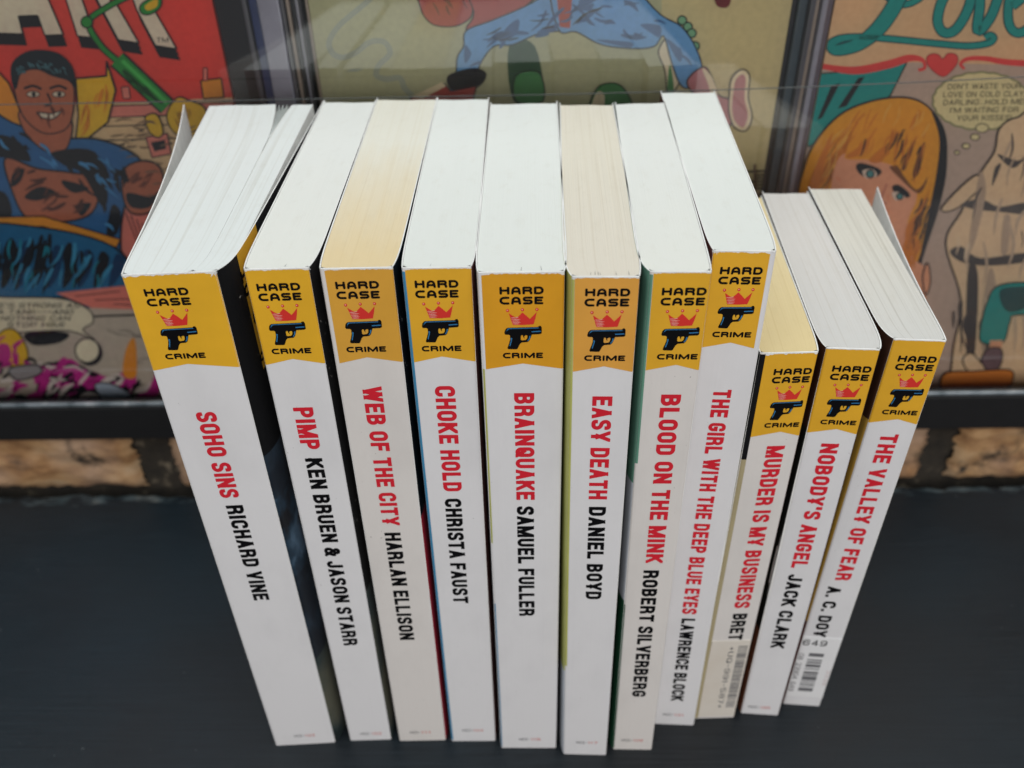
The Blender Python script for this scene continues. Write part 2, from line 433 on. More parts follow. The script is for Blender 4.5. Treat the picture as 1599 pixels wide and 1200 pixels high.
# ---------------------------------------------------------------- ground: dark painted tabletop
WALL_YAW = math.radians(-1.0)
def table():
    q = NT('dark_painted_wood'); co = q.coords()
    grain = q.noise(co, scale=(6, 150, 1), sc=6.0, detail=6, rough=0.65)
    big = q.noise(co, sc=4.5, detail=3)
    base = q.ramp(big, [(0.38, (0.0095, 0.0190, 0.0270)), (0.62, (0.0110, 0.0130, 0.0155))])  # bluish-to-neutral drift puts reflected light into the paint colour
    base = q.mix(1.0, base, q.ramp(grain, [(0.3, (0.80, 0.81, 0.82)), (0.7, (1.2, 1.2, 1.2))]), 'MULTIPLY')
    weave = q.noise(co, scale=(40, 900, 1), sc=1.0, detail=3, rough=0.7)
    base = q.mix(1.0, base, q.ramp(weave, [(0.3, (0.86, 0.86, 0.86)), (0.7, (1.14, 1.14, 1.14))]), 'MULTIPLY')
    dust = q.ramp(q.noise(co, sc=300, detail=3, rough=.6), [(0.735, (0, 0, 0)), (0.775, (0.8, 0.8, 0.8))])
    base = q.mix(dust, base, (0.16, 0.17, 0.18, 1))
    # paint worn through to pale wood along the far edge (a mask that follows the edge itself)
    sep = q.n('ShaderNodeSeparateXYZ'); q.l(co, sep.inputs[0])
    ed = q.n('ShaderNodeMapRange', i_1=-0.017, i_2=-0.001); q.l(sep.outputs[1], ed.inputs[0])
    wn = q.noise(co, scale=(1, 2.2, 1), sc=95, detail=4)
    mu = q.n('ShaderNodeMath', operation='MULTIPLY'); q.l(ed.outputs[0], mu.inputs[0]); q.l(wn, mu.inputs[1])
    wear = q.ramp(mu.outputs[0], [(0.35, (0, 0, 0)), (0.50, (1, 1, 1))])
    chipc = q.ramp(q.noise(co, sc=60, detail=3), [(0.4, (0.035, 0.055, 0.065)), (0.56, (0.08, 0.105, 0.115)), (0.68, (0.20, 0.20, 0.18))])
    base = q.mix(wear, base, chipc)
    q.l(base, q.p.inputs['Base Color'])
    q.l(q.ramp(grain, [(0.3, (0.34,) * 3), (0.7, (0.52,) * 3)]), q.p.inputs['Roughness'])
    q.p.inputs['Specular IOR Level'].default_value = 0.30
    q.bump(weave, 0.10, 0.0004)
    m = q.m
    mb = MB(); rows = []
    N = 260; x0, x1 = -520, 520
    def edge(x): return 0 + 0.9 * math.sin(x * .05) + 0.7 * math.sin(x * .19 + 1) + .6 * math.sin(x * .47 + 2) + random.uniform(-.35, .35)
    xs = [x0 + (x1 - x0) * k / N for k in range(N + 1)]; es = [edge(x) for x in xs]
    rows.append([(x, -330, -22) for x in xs]); rows.append([(x, -330, -1) for x in xs]); rows.append([(x, -329, 0) for x in xs])
    for yy in (-200, -100, -40, -14): rows.append([(x, yy, 0) for x in xs])
    for dy, dz in ((-4, 0), (-1.6, -.15), (-.4, -.9), (.2, -2.5), (0, -22)):
        rows.append([(x, e * (1 if dy > -4 else .5) + dy, dz + (random.uniform(-.3, .3) if -3 < dz < 0 else 0)) for x, e in zip(xs, es)])
    mb.grid(rows, m)
    o = mb.build('tabletop', loc=(0, 318.5, 0)); o.rotation_euler.z = WALL_YAW
    o['kind'] = 'structure'
table()

# ---------------------------------------------------------------- brick wall low behind the table
def wall():
    q = NT('tan_brick'); co = q.coords()
    n1 = q.noise(co, scale=(1, 1, 2.2), sc=38, detail=6, rough=0.62)
    base = q.ramp(n1, [(0.28, (0.05, 0.025, 0.012)), (0.42, (0.30, 0.155, 0.065)), (0.55, (0.44, 0.26, 0.12)), (0.72, (0.50, 0.36, 0.22))])
    n2 = q.noise(co, sc=17, detail=3)
    base = q.mix(q.ramp(n2, [(0.46, (0, 0, 0)), (0.62, (0.8, 0.8, 0.8))]), base, (0.42, 0.28, 0.19, 1))
    soot = q.ramp(q.noise(co, sc=30, detail=6, rough=.65), [(0.33, (1, 1, 1)), (0.43, (0, 0, 0))])
    base = q.mix(soot, base, (0.022, 0.018, 0.014, 1))
    q.l(base, q.p.inputs['Base Color']); q.p.inputs['Roughness'].default_value = 0.85
    q.bump(q.noise(co, sc=160, detail=6), 0.7, 0.002)
    g = NT('dark_mortar'); co2 = g.coords()
    g.l(g.ramp(g.noise(co2, sc=80, detail=5), [(0.3, (0.012, 0.010, 0.008)), (0.6, (0.035, 0.028, 0.02)), (0.68, (0.16, 0.13, 0.09))]), g.p.inputs['Base Color'])
    g.p.inputs['Roughness'].default_value = 0.95; g.bump(g.noise(co2, sc=220, detail=4), 0.8, 0.002)
    mb = MB()
    mb.box(-700, 6, -160, 700, 40, 37.3, g.m)
    rnd = random.Random(3)
    def brick(xa, xb, za, zb):
        nx, nz = 70, 18
        jag = [rnd.uniform(-1.6, 1.6) for _ in range(64)]
        rows = []
        for j in range(nz + 1):
            row = []
            for i in range(nx + 1):
                u, v = i / nx, j / nz
                x = xa + (xb - xa) * u + (jag[j] if i in (0, nx) else 0); z = za + (zb - za) * v + (jag[20 + i % 40] * .6 if j in (0, nz) else 0)
                e = min(u * (xb - xa), (1 - u) * (xb - xa), v * (zb - za) * .7)
                y = 1.2 + 4 * max(0, 1 - e / 5.0) ** 2 + 2.4 * mnoise.noise(Vector((x * .045, 3.1, z * .09))) + 1.0 * mnoise.noise(Vector((x * .16, 9.0, z * .22))) + rnd.uniform(-.25, .25)
                row.append((x, max(y, .2), z))
            rows.append(row)
        mb.grid(rows, q.m)
    for xa, xb in ((-640, -416), (-404, -193), (-174, 2), (14, 208), (222, 424), (436, 640)):
        brick(xa, xb, 1.2, 37.2)
    o = mb.build('brick_wall', loc=(0, 319.5, 0)); o.rotation_euler.z = WALL_YAW
    o['label'] = 'worn tan brick wall with dark mortar low behind the tabletop'; o['category'] = 'wall'
wall()

# ---------------------------------------------------------------- display shelf with clear lip
def shelf():
    r = thing('display_shelf', 'black display shelf above the bricks with a clear plastic lip', 'shelf', (0, 318, 0), WALL_YAW)
    blk = plain('black_painted_rail', (0.010, 0.010, 0.011, 1), rough=0.55, spec=0.3)
    mb = MB(); mb.box(-560, 0, 37.5, 560, 8, 57.4, blk); mb.box(-560, 8.2, 37.5, 560, 46, 45.5, blk); mb.build('rail', r, bevel=0.8)
    al = NT('worn_channel_edge'); co = al.coords()
    al.l(al.ramp(al.noise(co, scale=(1, 1, 1), sc=120, detail=4), [(0.35, (0.13, 0.16, 0.18)), (0.6, (0.30, 0.34, 0.37)), (0.72, (0.6, 0.6, 0.62))]), al.p.inputs['Base Color'])
    al.p.inputs['Roughness'].default_value = 0.3; al.p.inputs['Metallic'].default_value = 0.5
    mb = MB(); mb.box(-560, 0.3, 57.6, 560, 2.6, 59.6, al.m); mb.build('channel_edge', r, bevel=0.5)
    cl = clear_sheet('clear_acrylic', refl=0.55)
    ed = plain('acrylic_cut_edge', (0.10, 0.11, 0.11, 1), rough=0.25, spec=0.5)
    mb = MB()
    n = 60
    def top(x): return 201.6 + (0.00009 * max(0, x) ** 2 if x > 0 else 0)
    rows = [[(-560 + 1120 * k / n, 1.2, z if z < 100 else top(-560 + 1120 * k / n)) for k in range(n + 1)] for z in (59.7, 203)]
    mb.grid(rows, cl, smooth=False)
    rows = [[(-560 + 1120 * k / n, y, top(-560 + 1120 * k / n) + dz) for k in range(n + 1)] for y, dz in ((1.0, 0), (1.0, .32), (1.4, .32))]
    mb.grid(rows, ed, smooth=False)
    mb.build('clear_lip', r)
    mb = MB(); mb.box(-560, 34, 46, 560, 44, 420, plain('black_back_board', (0.006, 0.006, 0.007, 1), rough=0.7, spec=0.2)); mb.build('back_panel', r)
shelf()

# ---------------------------------------------------------------- comics sealed in clear cases
KV = 0.50                                   # art colours are given as seen; ink albedo = seen / KV
def ink(r, g, b): return print_mat('ink_%d_%d_%d' % (r, g, b), rgb(r, g, b, KV), rough=0.6, var=0.07, spec=0.10, sc=420)
PLANE_Y = 336.0; KX = 1.031
Nn = Vector((-math.sin(WALL_YAW), math.cos(WALL_YAW), 0)); Ux = Vector((math.cos(WALL_YAW), math.sin(WALL_YAW), 0))
def at(px, py):
    """where a point of the drawn cover lies on the cover's own plane (mm along the shelf, mm up)"""
    d = FW + RT * ((px - 799.5) / F_PX) - UP * ((py - 600) / F_PX)
    o = Vector((0, 0, CAM_H)); t = (Vector((0, PLANE_Y, 0)) - o).dot(Nn) / d.dot(Nn)
    q = o + d * t
    return (q - Vector((0, PLANE_Y, 0))).dot(Ux), q.z

class Art:
    def __init__(s, x0, x1, z0, z1, base):
        x0, x1, z0 = x0 * KX, x1 * KX, 48.0
        s.mb = MB(); s.lay = 0; s.b = (x0, x1, z0, z1)
        s.mb.box(x0, 0, z0, x1, 2.2, z1, base)
    def clip(s, lp):
        x0, x1, z0, z1 = s.b
        for ax, lim, sg in ((0, x0, 1), (0, x1, -1), (1, z0, 1), (1, z1, -1)):
            out = []
            for i in range(len(lp)):
                a, b = lp[i - 1], lp[i]; da, db = sg * (a[ax] - lim), sg * (b[ax] - lim)
                if da >= 0: out.append(a)
                if da * db < 0:
                    t = da / (da - db); out.append((a[0] + (b[0] - a[0]) * t, a[1] + (b[1] - a[1]) * t))
            lp = out
            if len(lp) < 3: return []
        return lp
    def raw(s, lp, m):
        lp = s.clip(lp)
        if lp:
            y = -0.012 * s.lay
            s.mb.poly([lp], lambda a, b: (a, y, b), m)
    def p(s, pts, m, smooth=False, line=None, lw=2.2):
        """closed shape, optional black ink outline"""
        q = smooth_loop(pts) if smooth else pts
        s.lay += 1; s.raw([at(*c) for c in q], m)
        if line:
            s.lay += 1
            q = q + q[:1]
            for i in range(len(q) - 1):
                for w in stroke([q[i], q[i + 1]], lw, n=1): s.raw([at(*c) for c in w], line)
    def st(s, pts, w, m):
        s.lay += 1
        for qd in stroke(pts, w): s.raw([at(*c) for c in qd], m)
    def hatch(s, region, n, L, ang, w, m, jit=.25, seed=1, bend=.15):
        rn = random.Random(seed); xs = [p[0] for p in region]; ys = [p[1] for p in region]
        def inside(x, y):
            c = False
            for i in range(len(region)):
                (xa, ya), (xb, yb) = region[i - 1], region[i]
                if (ya > y) != (yb > y) and x < (xb - xa) * (y - ya) / (yb - ya) + xa: c = not c
            return c
        s.lay += 1; k = 0
        for _ in range(n * 12):
            if k >= n: break
            x, y = rn.uniform(min(xs), max(xs)), rn.uniform(min(ys), max(ys))
            if not inside(x, y): continue
            a = math.radians(ang) + rn.uniform(-jit, jit); l = L * rn.uniform(.5, 1.3); b = rn.uniform(-bend, bend) * l
            p2 = (x + math.cos(a) * l, y + math.sin(a) * l)
            if not inside(*p2): continue
            md = ((x + p2[0]) / 2 - math.sin(a) * b, (y + p2[1]) / 2 + math.cos(a) * b); ww = w * rn.uniform(.5, 1.4)
            for qd in stroke([(x, y), md, p2], lambda t: ww * math.sin(math.pi * min(1, .15 + t * .85)) + .4, n=4): s.raw([at(*c) for c in qd], m)
            k += 1
    def words(s, lines, x, y0, dy, width_per, cap, m, slant=.12, tilt=0.0):
        s.lay += 1; yy = -0.012 * s.lay
        for k, ln in enumerate(lines):
            cx, cy = x + k * 0, y0 + k * dy
            def f(a, b, cx=cx, cy=cy):
                q = at(cx + a, cy - b + a * tilt); return (q[0], yy, q[1])
            text(s.mb, ln, HAND, cap, width_per * len(ln), f, m, gap=.16, space=.5, slant=slant, center=True)

K = ink(22, 22, 26)
def slab(name_label, x0, x1, z0, z1, art, ribs, glass):
    r = thing('cased_comic', name_label, 'comic book', (0, PLANE_Y, 0), WALL_YAW, 'cased comics standing on the shelf')
    art.mb.build('comic', r)
    mb = MB()
    yf = -2.6; z0 = 48.0; glass = [v * KX for v in glass]
    gl = clear_sheet('case_plastic', refl=3.6, rough=0.05)
    mb.face([(glass[0], yf, z0 - 1.5), (glass[1], yf, z0 - 1.5), (glass[1], yf, z1 + 12), (glass[0], yf, z1 + 12)], gl)
    mb.build('front_pane', r)
    for (a, b, y0, y1, m) in ribs:
        mb = MB(); a, b = a * KX, b * KX; mb.box(a, y0, 46.2, b, y1, z1 + 12, m); mb.build('case_edge', r, bevel=min(0.6, (b - a) * .3))
blue_rib = plain('case_edge_blue', (0.035, 0.055, 0.16, 1), rough=0.2, spec=0.6)  # case edge colours paint in reflections and refraction of clear plastic
lilac_rib = plain('case_edge_lilac', (0.36, 0.36, 0.43, 1), rough=0.22, spec=0.6)
grey_rib = plain('case_edge_grey', (0.12, 0.12, 0.14, 1), rough=0.2, spec=0.6)
dark_rib = plain('case_edge_dark', (0.018, 0.018, 0.022, 1), rough=0.15, spec=0.6)
tan_rib = plain('case_edge_tan', (0.42, 0.34, 0.28, 1), rough=0.25, spec=0.5)
teal_rib = plain('case_edge_teal', (0.06, 0.09, 0.115, 1), rough=0.15, spec=0.6)

def comic_left():
    red = ink(192, 62, 52); tan = ink(176, 152, 116); pink = ink(214, 130, 116); blue = ink(36, 82, 124); teal = ink(24, 112, 128)
    brown = ink(142, 84, 60); yel = ink(206, 170, 40); org = ink(206, 140, 46); grn = ink(34, 112, 46); cream = ink(188, 180, 160); mag = ink(150, 36, 112); grey = ink(150, 142, 130)
    A = Art(-277, -105.6, 56, 316, red)
    # rooftops
    A.p([(-60, 172), (370, 152), (390, 345), (320, 640), (-60, 640)], tan)
    for y in (160, 178, 192, 214): A.st([(150, y + 6), (368, y)], 2.0, K)
    A.p([(160, 166), (365, 160), (365, 176), (160, 184)], pink, line=K, lw=1.5)
    for i in range(26): 
        x = random.uniform(165, 330); y = random.uniform(205, 300); A.st([(x, y), (x + 8, y - 1)], 2.2, K)
    A.p([(314, 126), (346, 122), (350, 152), (318, 154)], org, line=K); A.p([(318, 106), (324, 106), (324, 126), (318, 126)], pink, line=K, lw=1.5)
    A.p([(190, 136), (202, 135), (204, 154), (193, 154)], pink, line=K, lw=1.5)
    A.p([(228, 214), (262, 208), (268, 240), (238, 246)], pink, line=K, lw=2); A.p([(236, 222), (258, 218), (260, 232), (242, 236)], K)
    A.p([(190, 330), (300, 300), (300, 420), (230, 480), (180, 440)], pink, smooth=True)
    for i in range(7): A.st([(196 + i * 9, 330 + i * 6), (232 + i * 5, 420 + i * 4)], 1.6, K)
    # block letters
    def letter(loops):
        for lp in loops: A.p([(x + 6, y + 18) for x, y in lp], K)
        for lp in loops: A.p([(x + 3, y + 9) for x, y in lp], K)
        for lp in loops: A.p(lp, cream, line=K, lw=2.5)
    letter([[(-70, -40), (60, -40), (100, 54), (71, 55), (60, 24), (30, 25), (37, 53), (-30, 51)]])
    letter([[(92, -40), (116, -40), (150, 59), (122, 56)]])
    letter([[(132, -40), (160, -40), (176, 8), (184, 8), (218, 67), (186, 62)], [(196, -40), (232, -40), (240, 12), (277, 76), (244, 71), (214, 14)]])
    A.words(['TM'], 255, 66, 10, 9, 8, K, slant=0)
    # green pole and its yellow grip
    A.st([(205, -8), (170, 10), (140, 34), (158, 70), (186, 96)], 11, K); A.st([(205, -8), (170, 10), (140, 34), (158, 70), (186, 96)], 7, grn)
    A.st([(184, 92), (262, 166)], 30, K); A.st([(184, 92), (262, 166)], 24, grn); A.st([(192, 94), (262, 160)], 6, ink(60, 150, 70))
    A.p(circle(137, 34, 9), grn, line=K); A.p([(222, 6), (250, -8), (252, 10), (236, 22), (222, 20)], grn, smooth=True, line=K); A.p([(228, 8), (246, -2), (246, 10), (232, 16)], yel, smooth=True)
    A.p([(262, 176), (278, 152), (296, 156), (322, 170), (318, 210), (290, 216), (268, 200)], yel, smooth=True, line=K)
    A.p([(228, 182), (246, 178), (256, 204), (248, 214), (234, 204)], yel, smooth=True, line=K)
    # a plain figure in a blue shirt (generic stand-in), behind it a yellow sunburst
    A.p([(-20, 90), (16, 130), (40, 190), (30, 240), (-20, 200)], org, line=K)
    A.p([(120, 122), (168, 118), (168, 95), (182, 140), (170, 190), (118, 232), (124, 180)], yel, line=K, lw=3)
    A.p([(-60, 170), (20, 190), (80, 214), (150, 216), (205, 236), (222, 262), (196, 320), (190, 390), (205, 470), (-60, 480)], blue, smooth=True, line=K, lw=3)
    A.p([(196, 262), (226, 250), (252, 262), (256, 300), (236, 330), (204, 330), (192, 296)], brown, smooth=True, line=K, lw=3)
    A.p([(200, 300), (236, 306), (250, 296), (236, 322), (206, 322)], K, smooth=True)
    A.p([(36, 170), (108, 180), (110, 222), (90, 240), (60, 226), (38, 200)], brown, smooth=True, line=K)
    A.p([(10, 246), (60, 262), (110, 268), (156, 280), (146, 330), (100, 345), (46, 340), (22, 300)], brown, smooth=True, line=K, lw=3)
    for pts in ([(22, 270), (40, 262), (34, 282), (20, 290)], [(64, 290), (90, 300), (60, 312), (40, 306)], [(100, 280), (140, 292), (120, 300), (104, 292)], [(120, 320), (144, 316), (130, 336)],
                [(84, 236), (150, 236), (170, 300), (160, 320), (130, 270), (100, 256)], [(0, 210), (34, 222), (50, 250), (20, 246), (-10, 240)], [(176, 320), (190, 330), (186, 360), (168, 370)], [(-20, 300), (10, 300), (20, 335), (-10, 340)]):
        A.p(pts, K, smooth=True)
    A.p([(22, 122), (30, 100), (66, 90), (106, 104), (118, 140), (112, 190), (92, 206), (64, 204), (36, 176)], brown, smooth=True, line=K)
    A.p([(20, 124), (22, 96), (50, 78), (92, 82), (116, 106), (119, 140), (110, 126), (84, 118), (60, 108), (36, 114), (28, 138)], ink(22, 30, 36), smooth=True)
    for ex in (54, 94):
        A.p(circle(ex, 146, 10, 4.5), cream, line=K, lw=1.5); A.p(circle(ex + 1, 146, 3.5), K); A.st([(ex - 14, 137), (ex, 133), (ex + 13, 138)], 4, K)
    A.st([(76, 144), (82, 160), (72, 164)], 3, K); A.p([(60, 174), (82, 176), (98, 172), (86, 184), (70, 183)], cream, smooth=True, line=K)
    A.p([(-40, 338), (70, 336), (190, 372), (184, 384), (70, 352), (-40, 352)], org, line=K, lw=2)
    A.p([(-60, 356), (70, 354), (180, 384), (215, 440), (205, 476), (110, 462), (-60, 468)], ink(30, 84, 118), smooth=True, line=K, lw=3)
    for k in range(9):
        x = -10 + k * 24; A.p([(x, 372 + k * 3), (x + 15, 380 + k * 3), (x + 6, 430), (x - 10, 446)], K if k % 2 else ink(20, 48, 78), smooth=True)
    TR = [(-20, 362), (70, 360), (176, 390), (208, 440), (200, 468), (110, 456), (-20, 462)]
    A.hatch(TR, 26, 46, 105, 8, K, seed=2); A.hatch(TR, 16, 34, 112, 5, ink(52, 120, 150), seed=3); A.hatch(TR, 14, 26, 100, 3, ink(24, 112, 128), seed=4)
    SH = [(-20, 196), (40, 205), (90, 228), (150, 222), (200, 244), (214, 270), (190, 330), (186, 380), (160, 372), (150, 290), (60, 262), (-20, 250)]
    A.hatch(SH, 22, 34, 60, 7, K, seed=5, jit=.6); A.hatch(SH, 14, 26, 40, 4, ink(60, 118, 158), seed=6, jit=.5)
    A.hatch([(14, 252), (150, 284), (140, 330), (40, 334)], 14, 26, 150, 5, ink(70, 38, 28), seed=7, jit=.7); A.hatch([(196, 268), (248, 262), (250, 296), (206, 300)], 7, 22, 140, 3, ink(88, 48, 34), seed=8)
    A.hatch([(26, 100), (60, 92), (112, 104), (114, 122), (60, 106), (30, 120)], 26, 9, 60, 2, ink(60, 96, 104), seed=9, jit=1)
    A.hatch([(40, 160), (108, 160), (106, 200), (60, 200)], 8, 18, 80, 2.5, ink(84, 46, 34), seed=10); A.hatch([(124, 130), (172, 130), (164, 190), (122, 224)], 10, 40, 100, 3, ink(168, 110, 30), seed=12)
    A.hatch([(155, 186), (330, 180), (330, 300), (240, 320)], 34, 22, -4, 2, ink(96, 80, 62), seed=13, jit=.1)
    A.hatch([(266, 160), (312, 168), (310, 212), (272, 200)], 9, 20, 70, 3, ink(140, 108, 24), seed=14); A.hatch([(196, 100), (262, 164), (250, 172), (186, 104)], 8, 40, 44, 3, ink(16, 60, 26), seed=15, jit=.05)
    A.p([(90, 455), (230, 440), (300, 500), (240, 500), (150, 480)], pink)
    for k in range(5): A.st([(120 + k * 30, 460 + k * 6), (190 + k * 26, 452 + k * 12)], 1.4, K)
    # lower panel with speech balloon
    A.p([(-60, 470), (320, 485), (330, 645), (-60, 645)], grey); A.st([(130, 492), (240, 488)], 3, K)
    A.p([(-40, 466), (30, 462), (100, 464), (140, 480), (148, 500), (132, 512), (150, 528), (110, 514), (40, 516), (-40, 520)], cream, smooth=True, line=K, lw=2)
    A.words(["HE'S STRONG AS", 'A TANK---AND', 'NOTHING CAN', 'STOP HIM!'], 58, 478, 10, 9.8, 7.5, K)
    A.p([(40, 520), (70, 514), (110, 518), (96, 532), (56, 536)], K, smooth=True)
    A.p([(0, 520), (26, 512), (46, 544), (40, 576), (12, 566), (-20, 570)], yel, smooth=True, line=K)
    A.p([(-10, 540), (14, 534), (20, 556), (4, 570), (-20, 562)], mag, smooth=True)
    A.p([(64, 590), (80, 566), (110, 560), (150, 580), (166, 600), (150, 640), (70, 640), (58, 618)], K, smooth=True)
    for pts in ([(60, 620), (70, 578), (80, 574), (78, 600)], [(92, 566), (106, 556), (100, 590), (90, 612)], [(118, 572), (160, 582), (150, 600), (126, 596)], [(98, 600), (118, 582), (92, 618), (84, 620)], [(20, 634), (50, 612), (66, 610), (48, 640)], [(74, 622), (92, 616), (96, 640), (76, 640)],
                [(190, 580), (212, 578), (214, 600), (196, 606), (186, 596)], [(208, 618), (236, 598), (246, 580), (250, 612), (220, 624)], [(-20, 610), (14, 604), (20, 622), (-10, 636)]):
        A.p(pts, mag, smooth=True)
    PN = [(-20, 560), (60, 556), (160, 570), (240, 590), (240, 630), (-20, 632)]
    A.hatch(PN, 34, 30, -35, 7, mag, seed=21, jit=.9, bend=.3); A.hatch(PN, 26, 26, -30, 6, K, seed=22, jit=.9, bend=.3); A.hatch(PN, 20, 30, -25, 6, ink(168, 162, 156), seed=23, jit=.8, bend=.3)
    A.hatch([(-20, 520), (46, 516), (40, 576), (-20, 572)], 9, 26, -60, 5, mag, seed=24, jit=.7); A.hatch([(150, 500), (300, 500), (300, 620), (240, 620)], 12, 30, 10, 1.6, ink(110, 104, 96), seed=25)
    A.p(circle(143, 548, 20), ink(30, 32, 36)); A.p(circle(139, 544, 19), cream, line=K)
    A.p([(150, 598), (176, 596), (206, 612), (200, 628), (170, 626)], ink(140, 150, 160), smooth=True, line=K)
    A.p([(200, 540), (213, 526), (216, 580), (204, 588), (194, 578)], org, smooth=True); A.p([(18, 572), (60, 566), (66, 580), (30, 590)], ink(120, 116, 116), smooth=True, line=K)
    A.p([(-60, 640), (320, 626), (320, 650), (-60, 655)], ink(36, 40, 46))
    slab('cased comic with white block lettering on red above a man in blue', -277, -105.6, 56, 316, A,
         [(-105.6, -94.6, 1.4, 6, dark_rib), (-94.4, -92.6, -2.4, 4, grey_rib), (-92.2, -89, -1, 4, blue_rib), (-88.8, -80.9, -2.4, 8, lilac_rib)], (-300, -81))
comic_left()

def comic_middle():
    olive = ink(138, 138, 110); tan = ink(156, 146, 110); jean = ink(80, 122, 160); jd = ink(48, 76, 112); red = ink(132, 54, 50); rose = ink(142, 92, 96); grn = ink(56, 104, 62); dgrn = ink(36, 62, 44); pale = ink(206, 190, 160); line = ink(118, 124, 116)
    A = Art(-70.6, 104.6, 56, 316, olive)
    A.p([(1060, -60), (1300, -60), (1300, 330), (1080, 330), (1040, 120)], tan, smooth=True)
    for a in (0, 7): A.st([(610, -30), (570, 6), (530, 40), (514, 66), (520, 84), (536, 90), (556, 82), (578, 66), (600, 66), (609, 84), (592, 102), (588, 118), (604, 124), (624, 122), (632, 138), (644, 150)], 8 - a, line if a == 0 else olive)
    for k in range(6): A.st([(540 + k * 3, 112), (552 + k * 3, 108)], 1.3, line)
    # loose net behind, stride of a person in jeans and reddish shoes (generic stand-in)
    A.p([(795, 72), (835, 72), (848, 158), (802, 158)], dgrn, smooth=True); A.p([(806, 118), (842, 114), (848, 158), (806, 158)], grn, smooth=True, line=K)
    A.p([(1046, 60), (1066, 112), (1044, 150), (1038, 110), (1028, 80)], pale, smooth=True, line=K); A.p([(1046, 100), (1052, 140), (1042, 142)], grn, smooth=True)
    for x, y in ((1065, 32), (1074, 42), (1080, 52), (1085, 72)): A.p(circle(x, y, 7), ink(90, 130, 100), line=K)
    A.p([(652, -40), (656, 10), (672, 36), (700, 42), (724, 36), (738, 18), (736, -40)], red, smooth=True, line=K)
    A.p([(730, -40), (740, 20), (728, 44), (738, 52), (780, 30), (820, 10), (860, -40)], red, smooth=True, line=K)
    A.p([(728, 48), (768, 32), (820, 10), (880, -20), (968, -30), (960, 20), (930, 46), (880, 48), (838, 54), (800, 70), (772, 72), (752, 96), (744, 118), (736, 136), (704, 144), (712, 118), (714, 90), (724, 72)], jean, smooth=True, line=K)
    A.p([(866, -30), (970, -30), (1030, 22), (1064, 42), (1086, 74), (1096, 110), (1078, 136), (1062, 132), (1048, 96), (1036, 56), (1022, 72), (992, 76), (940, 70), (900, 50), (872, 46)], jean, smooth=True, line=K)
    A.p([(866, -40), (896, -40), (890, 44), (874, 42)], red)
    for pts in ([(790, 44), (810, 30), (806, 54), (780, 66)], [(900, 10), (920, -6), (940, -8), (912, 12)], [(1000, 38), (1030, 40), (1030, 58), (1014, 50)], [(1040, 60), (1064, 80), (1060, 96)], [(726, 70), (736, 84), (726, 98)], [(838, 50), (872, 36), (864, 50)], [(930, 62), (985, 66), (980, 74)]): A.p(pts, jd, smooth=True)
    A.hatch([(740, 60), (800, 40), (880, 0), (960, 0), (930, 40), (800, 66), (740, 110), (716, 130)], 18, 34, 150, 5, jd, seed=31, jit=.5); A.hatch([(880, 10), (970, -20), (1060, 45), (1090, 110), (1066, 126), (1040, 60), (940, 64)], 18, 34, 20, 5, jd, seed=32, jit=.5)
    A.hatch([(740, 60), (880, 0), (960, 0), (930, 40), (800, 66)], 8, 30, 155, 2, K, seed=33, jit=.4); A.hatch([(660, -30), (740, -30), (740, 20), (690, 34)], 9, 24, 60, 3, ink(84, 40, 40), seed=34)
    A.p([(700, 118), (740, 106), (760, 116), (744, 138), (706, 140)], K, smooth=True)
    A.p([(640, 154), (694, 130), (704, 142), (744, 134), (738, 160), (640, 160)], red, line=K); A.p([(640, 152), (690, 128), (697, 134), (660, 154)], pale)
    A.p([(1072, 128), (1098, 104), (1112, 122), (1122, 148), (1140, 158), (1140, 196), (1120, 178), (1096, 160)], rose, smooth=True, line=K); A.p([(1096, 106), (1110, 118), (1120, 146), (1112, 150), (1104, 128)], pale, smooth=True)
    A.p([(1138, 150), (1142, 122), (1158, 108), (1170, 118), (1168, 152), (1174, 182), (1164, 204), (1146, 198), (1138, 176)], pale, smooth=True, line=K); A.p([(1144, 150), (1148, 126), (1158, 116), (1164, 124), (1162, 152), (1167, 180), (1160, 198), (1148, 190), (1143, 172)], rose, smooth=True)
    A.p([(1116, -40), (1142, -40), (1140, 4), (1128, 12), (1116, 2)], ink(84, 28, 32), smooth=True)
    A.p([(922, 158), (936, 134), (962, 130), (980, 146), (984, 175), (924, 175)], grn, smooth=True, line=K); A.p([(924, 160), (934, 142), (944, 150), (940, 176), (924, 176)], pale, smooth=True)
    for k in range(8): A.st([(1160 + random.uniform(0, 30), 268 + k * 5), (1200, 266 + k * 5.5)], 3, K)
    A.st([(1178, 256), (1179, 296)], 4, ink(96, 80, 70))
    A.p([(480, 560), (1300, 560), (1300, 645), (480, 645)], ink(110, 90, 70))
    A.mb.box(-71.6 * KX, -.6, 48, -70.8 * KX, 2, 316, tan_rib)
    slab('cased comic with striding blue trousers on pale olive between two other cased comics', -70.6, 104.6, 56, 316, A,
         [(-80.4, -79.2, -2.4, 6, grey_rib), (-78.6, -77.4, -1.5, 4, tan_rib), (-77.2, -75.6, -.5, 4, dark_rib), (-75.2, -74.2, -1.5, 4, lilac_rib),
          (104.8, 107, 1.4, 6, dark_rib), (107.2, 110.6, 0, 6, teal_rib), (110.8, 111.8, -2.4, 6, grey_rib)], (-80.4, 111.8))
comic_middle()

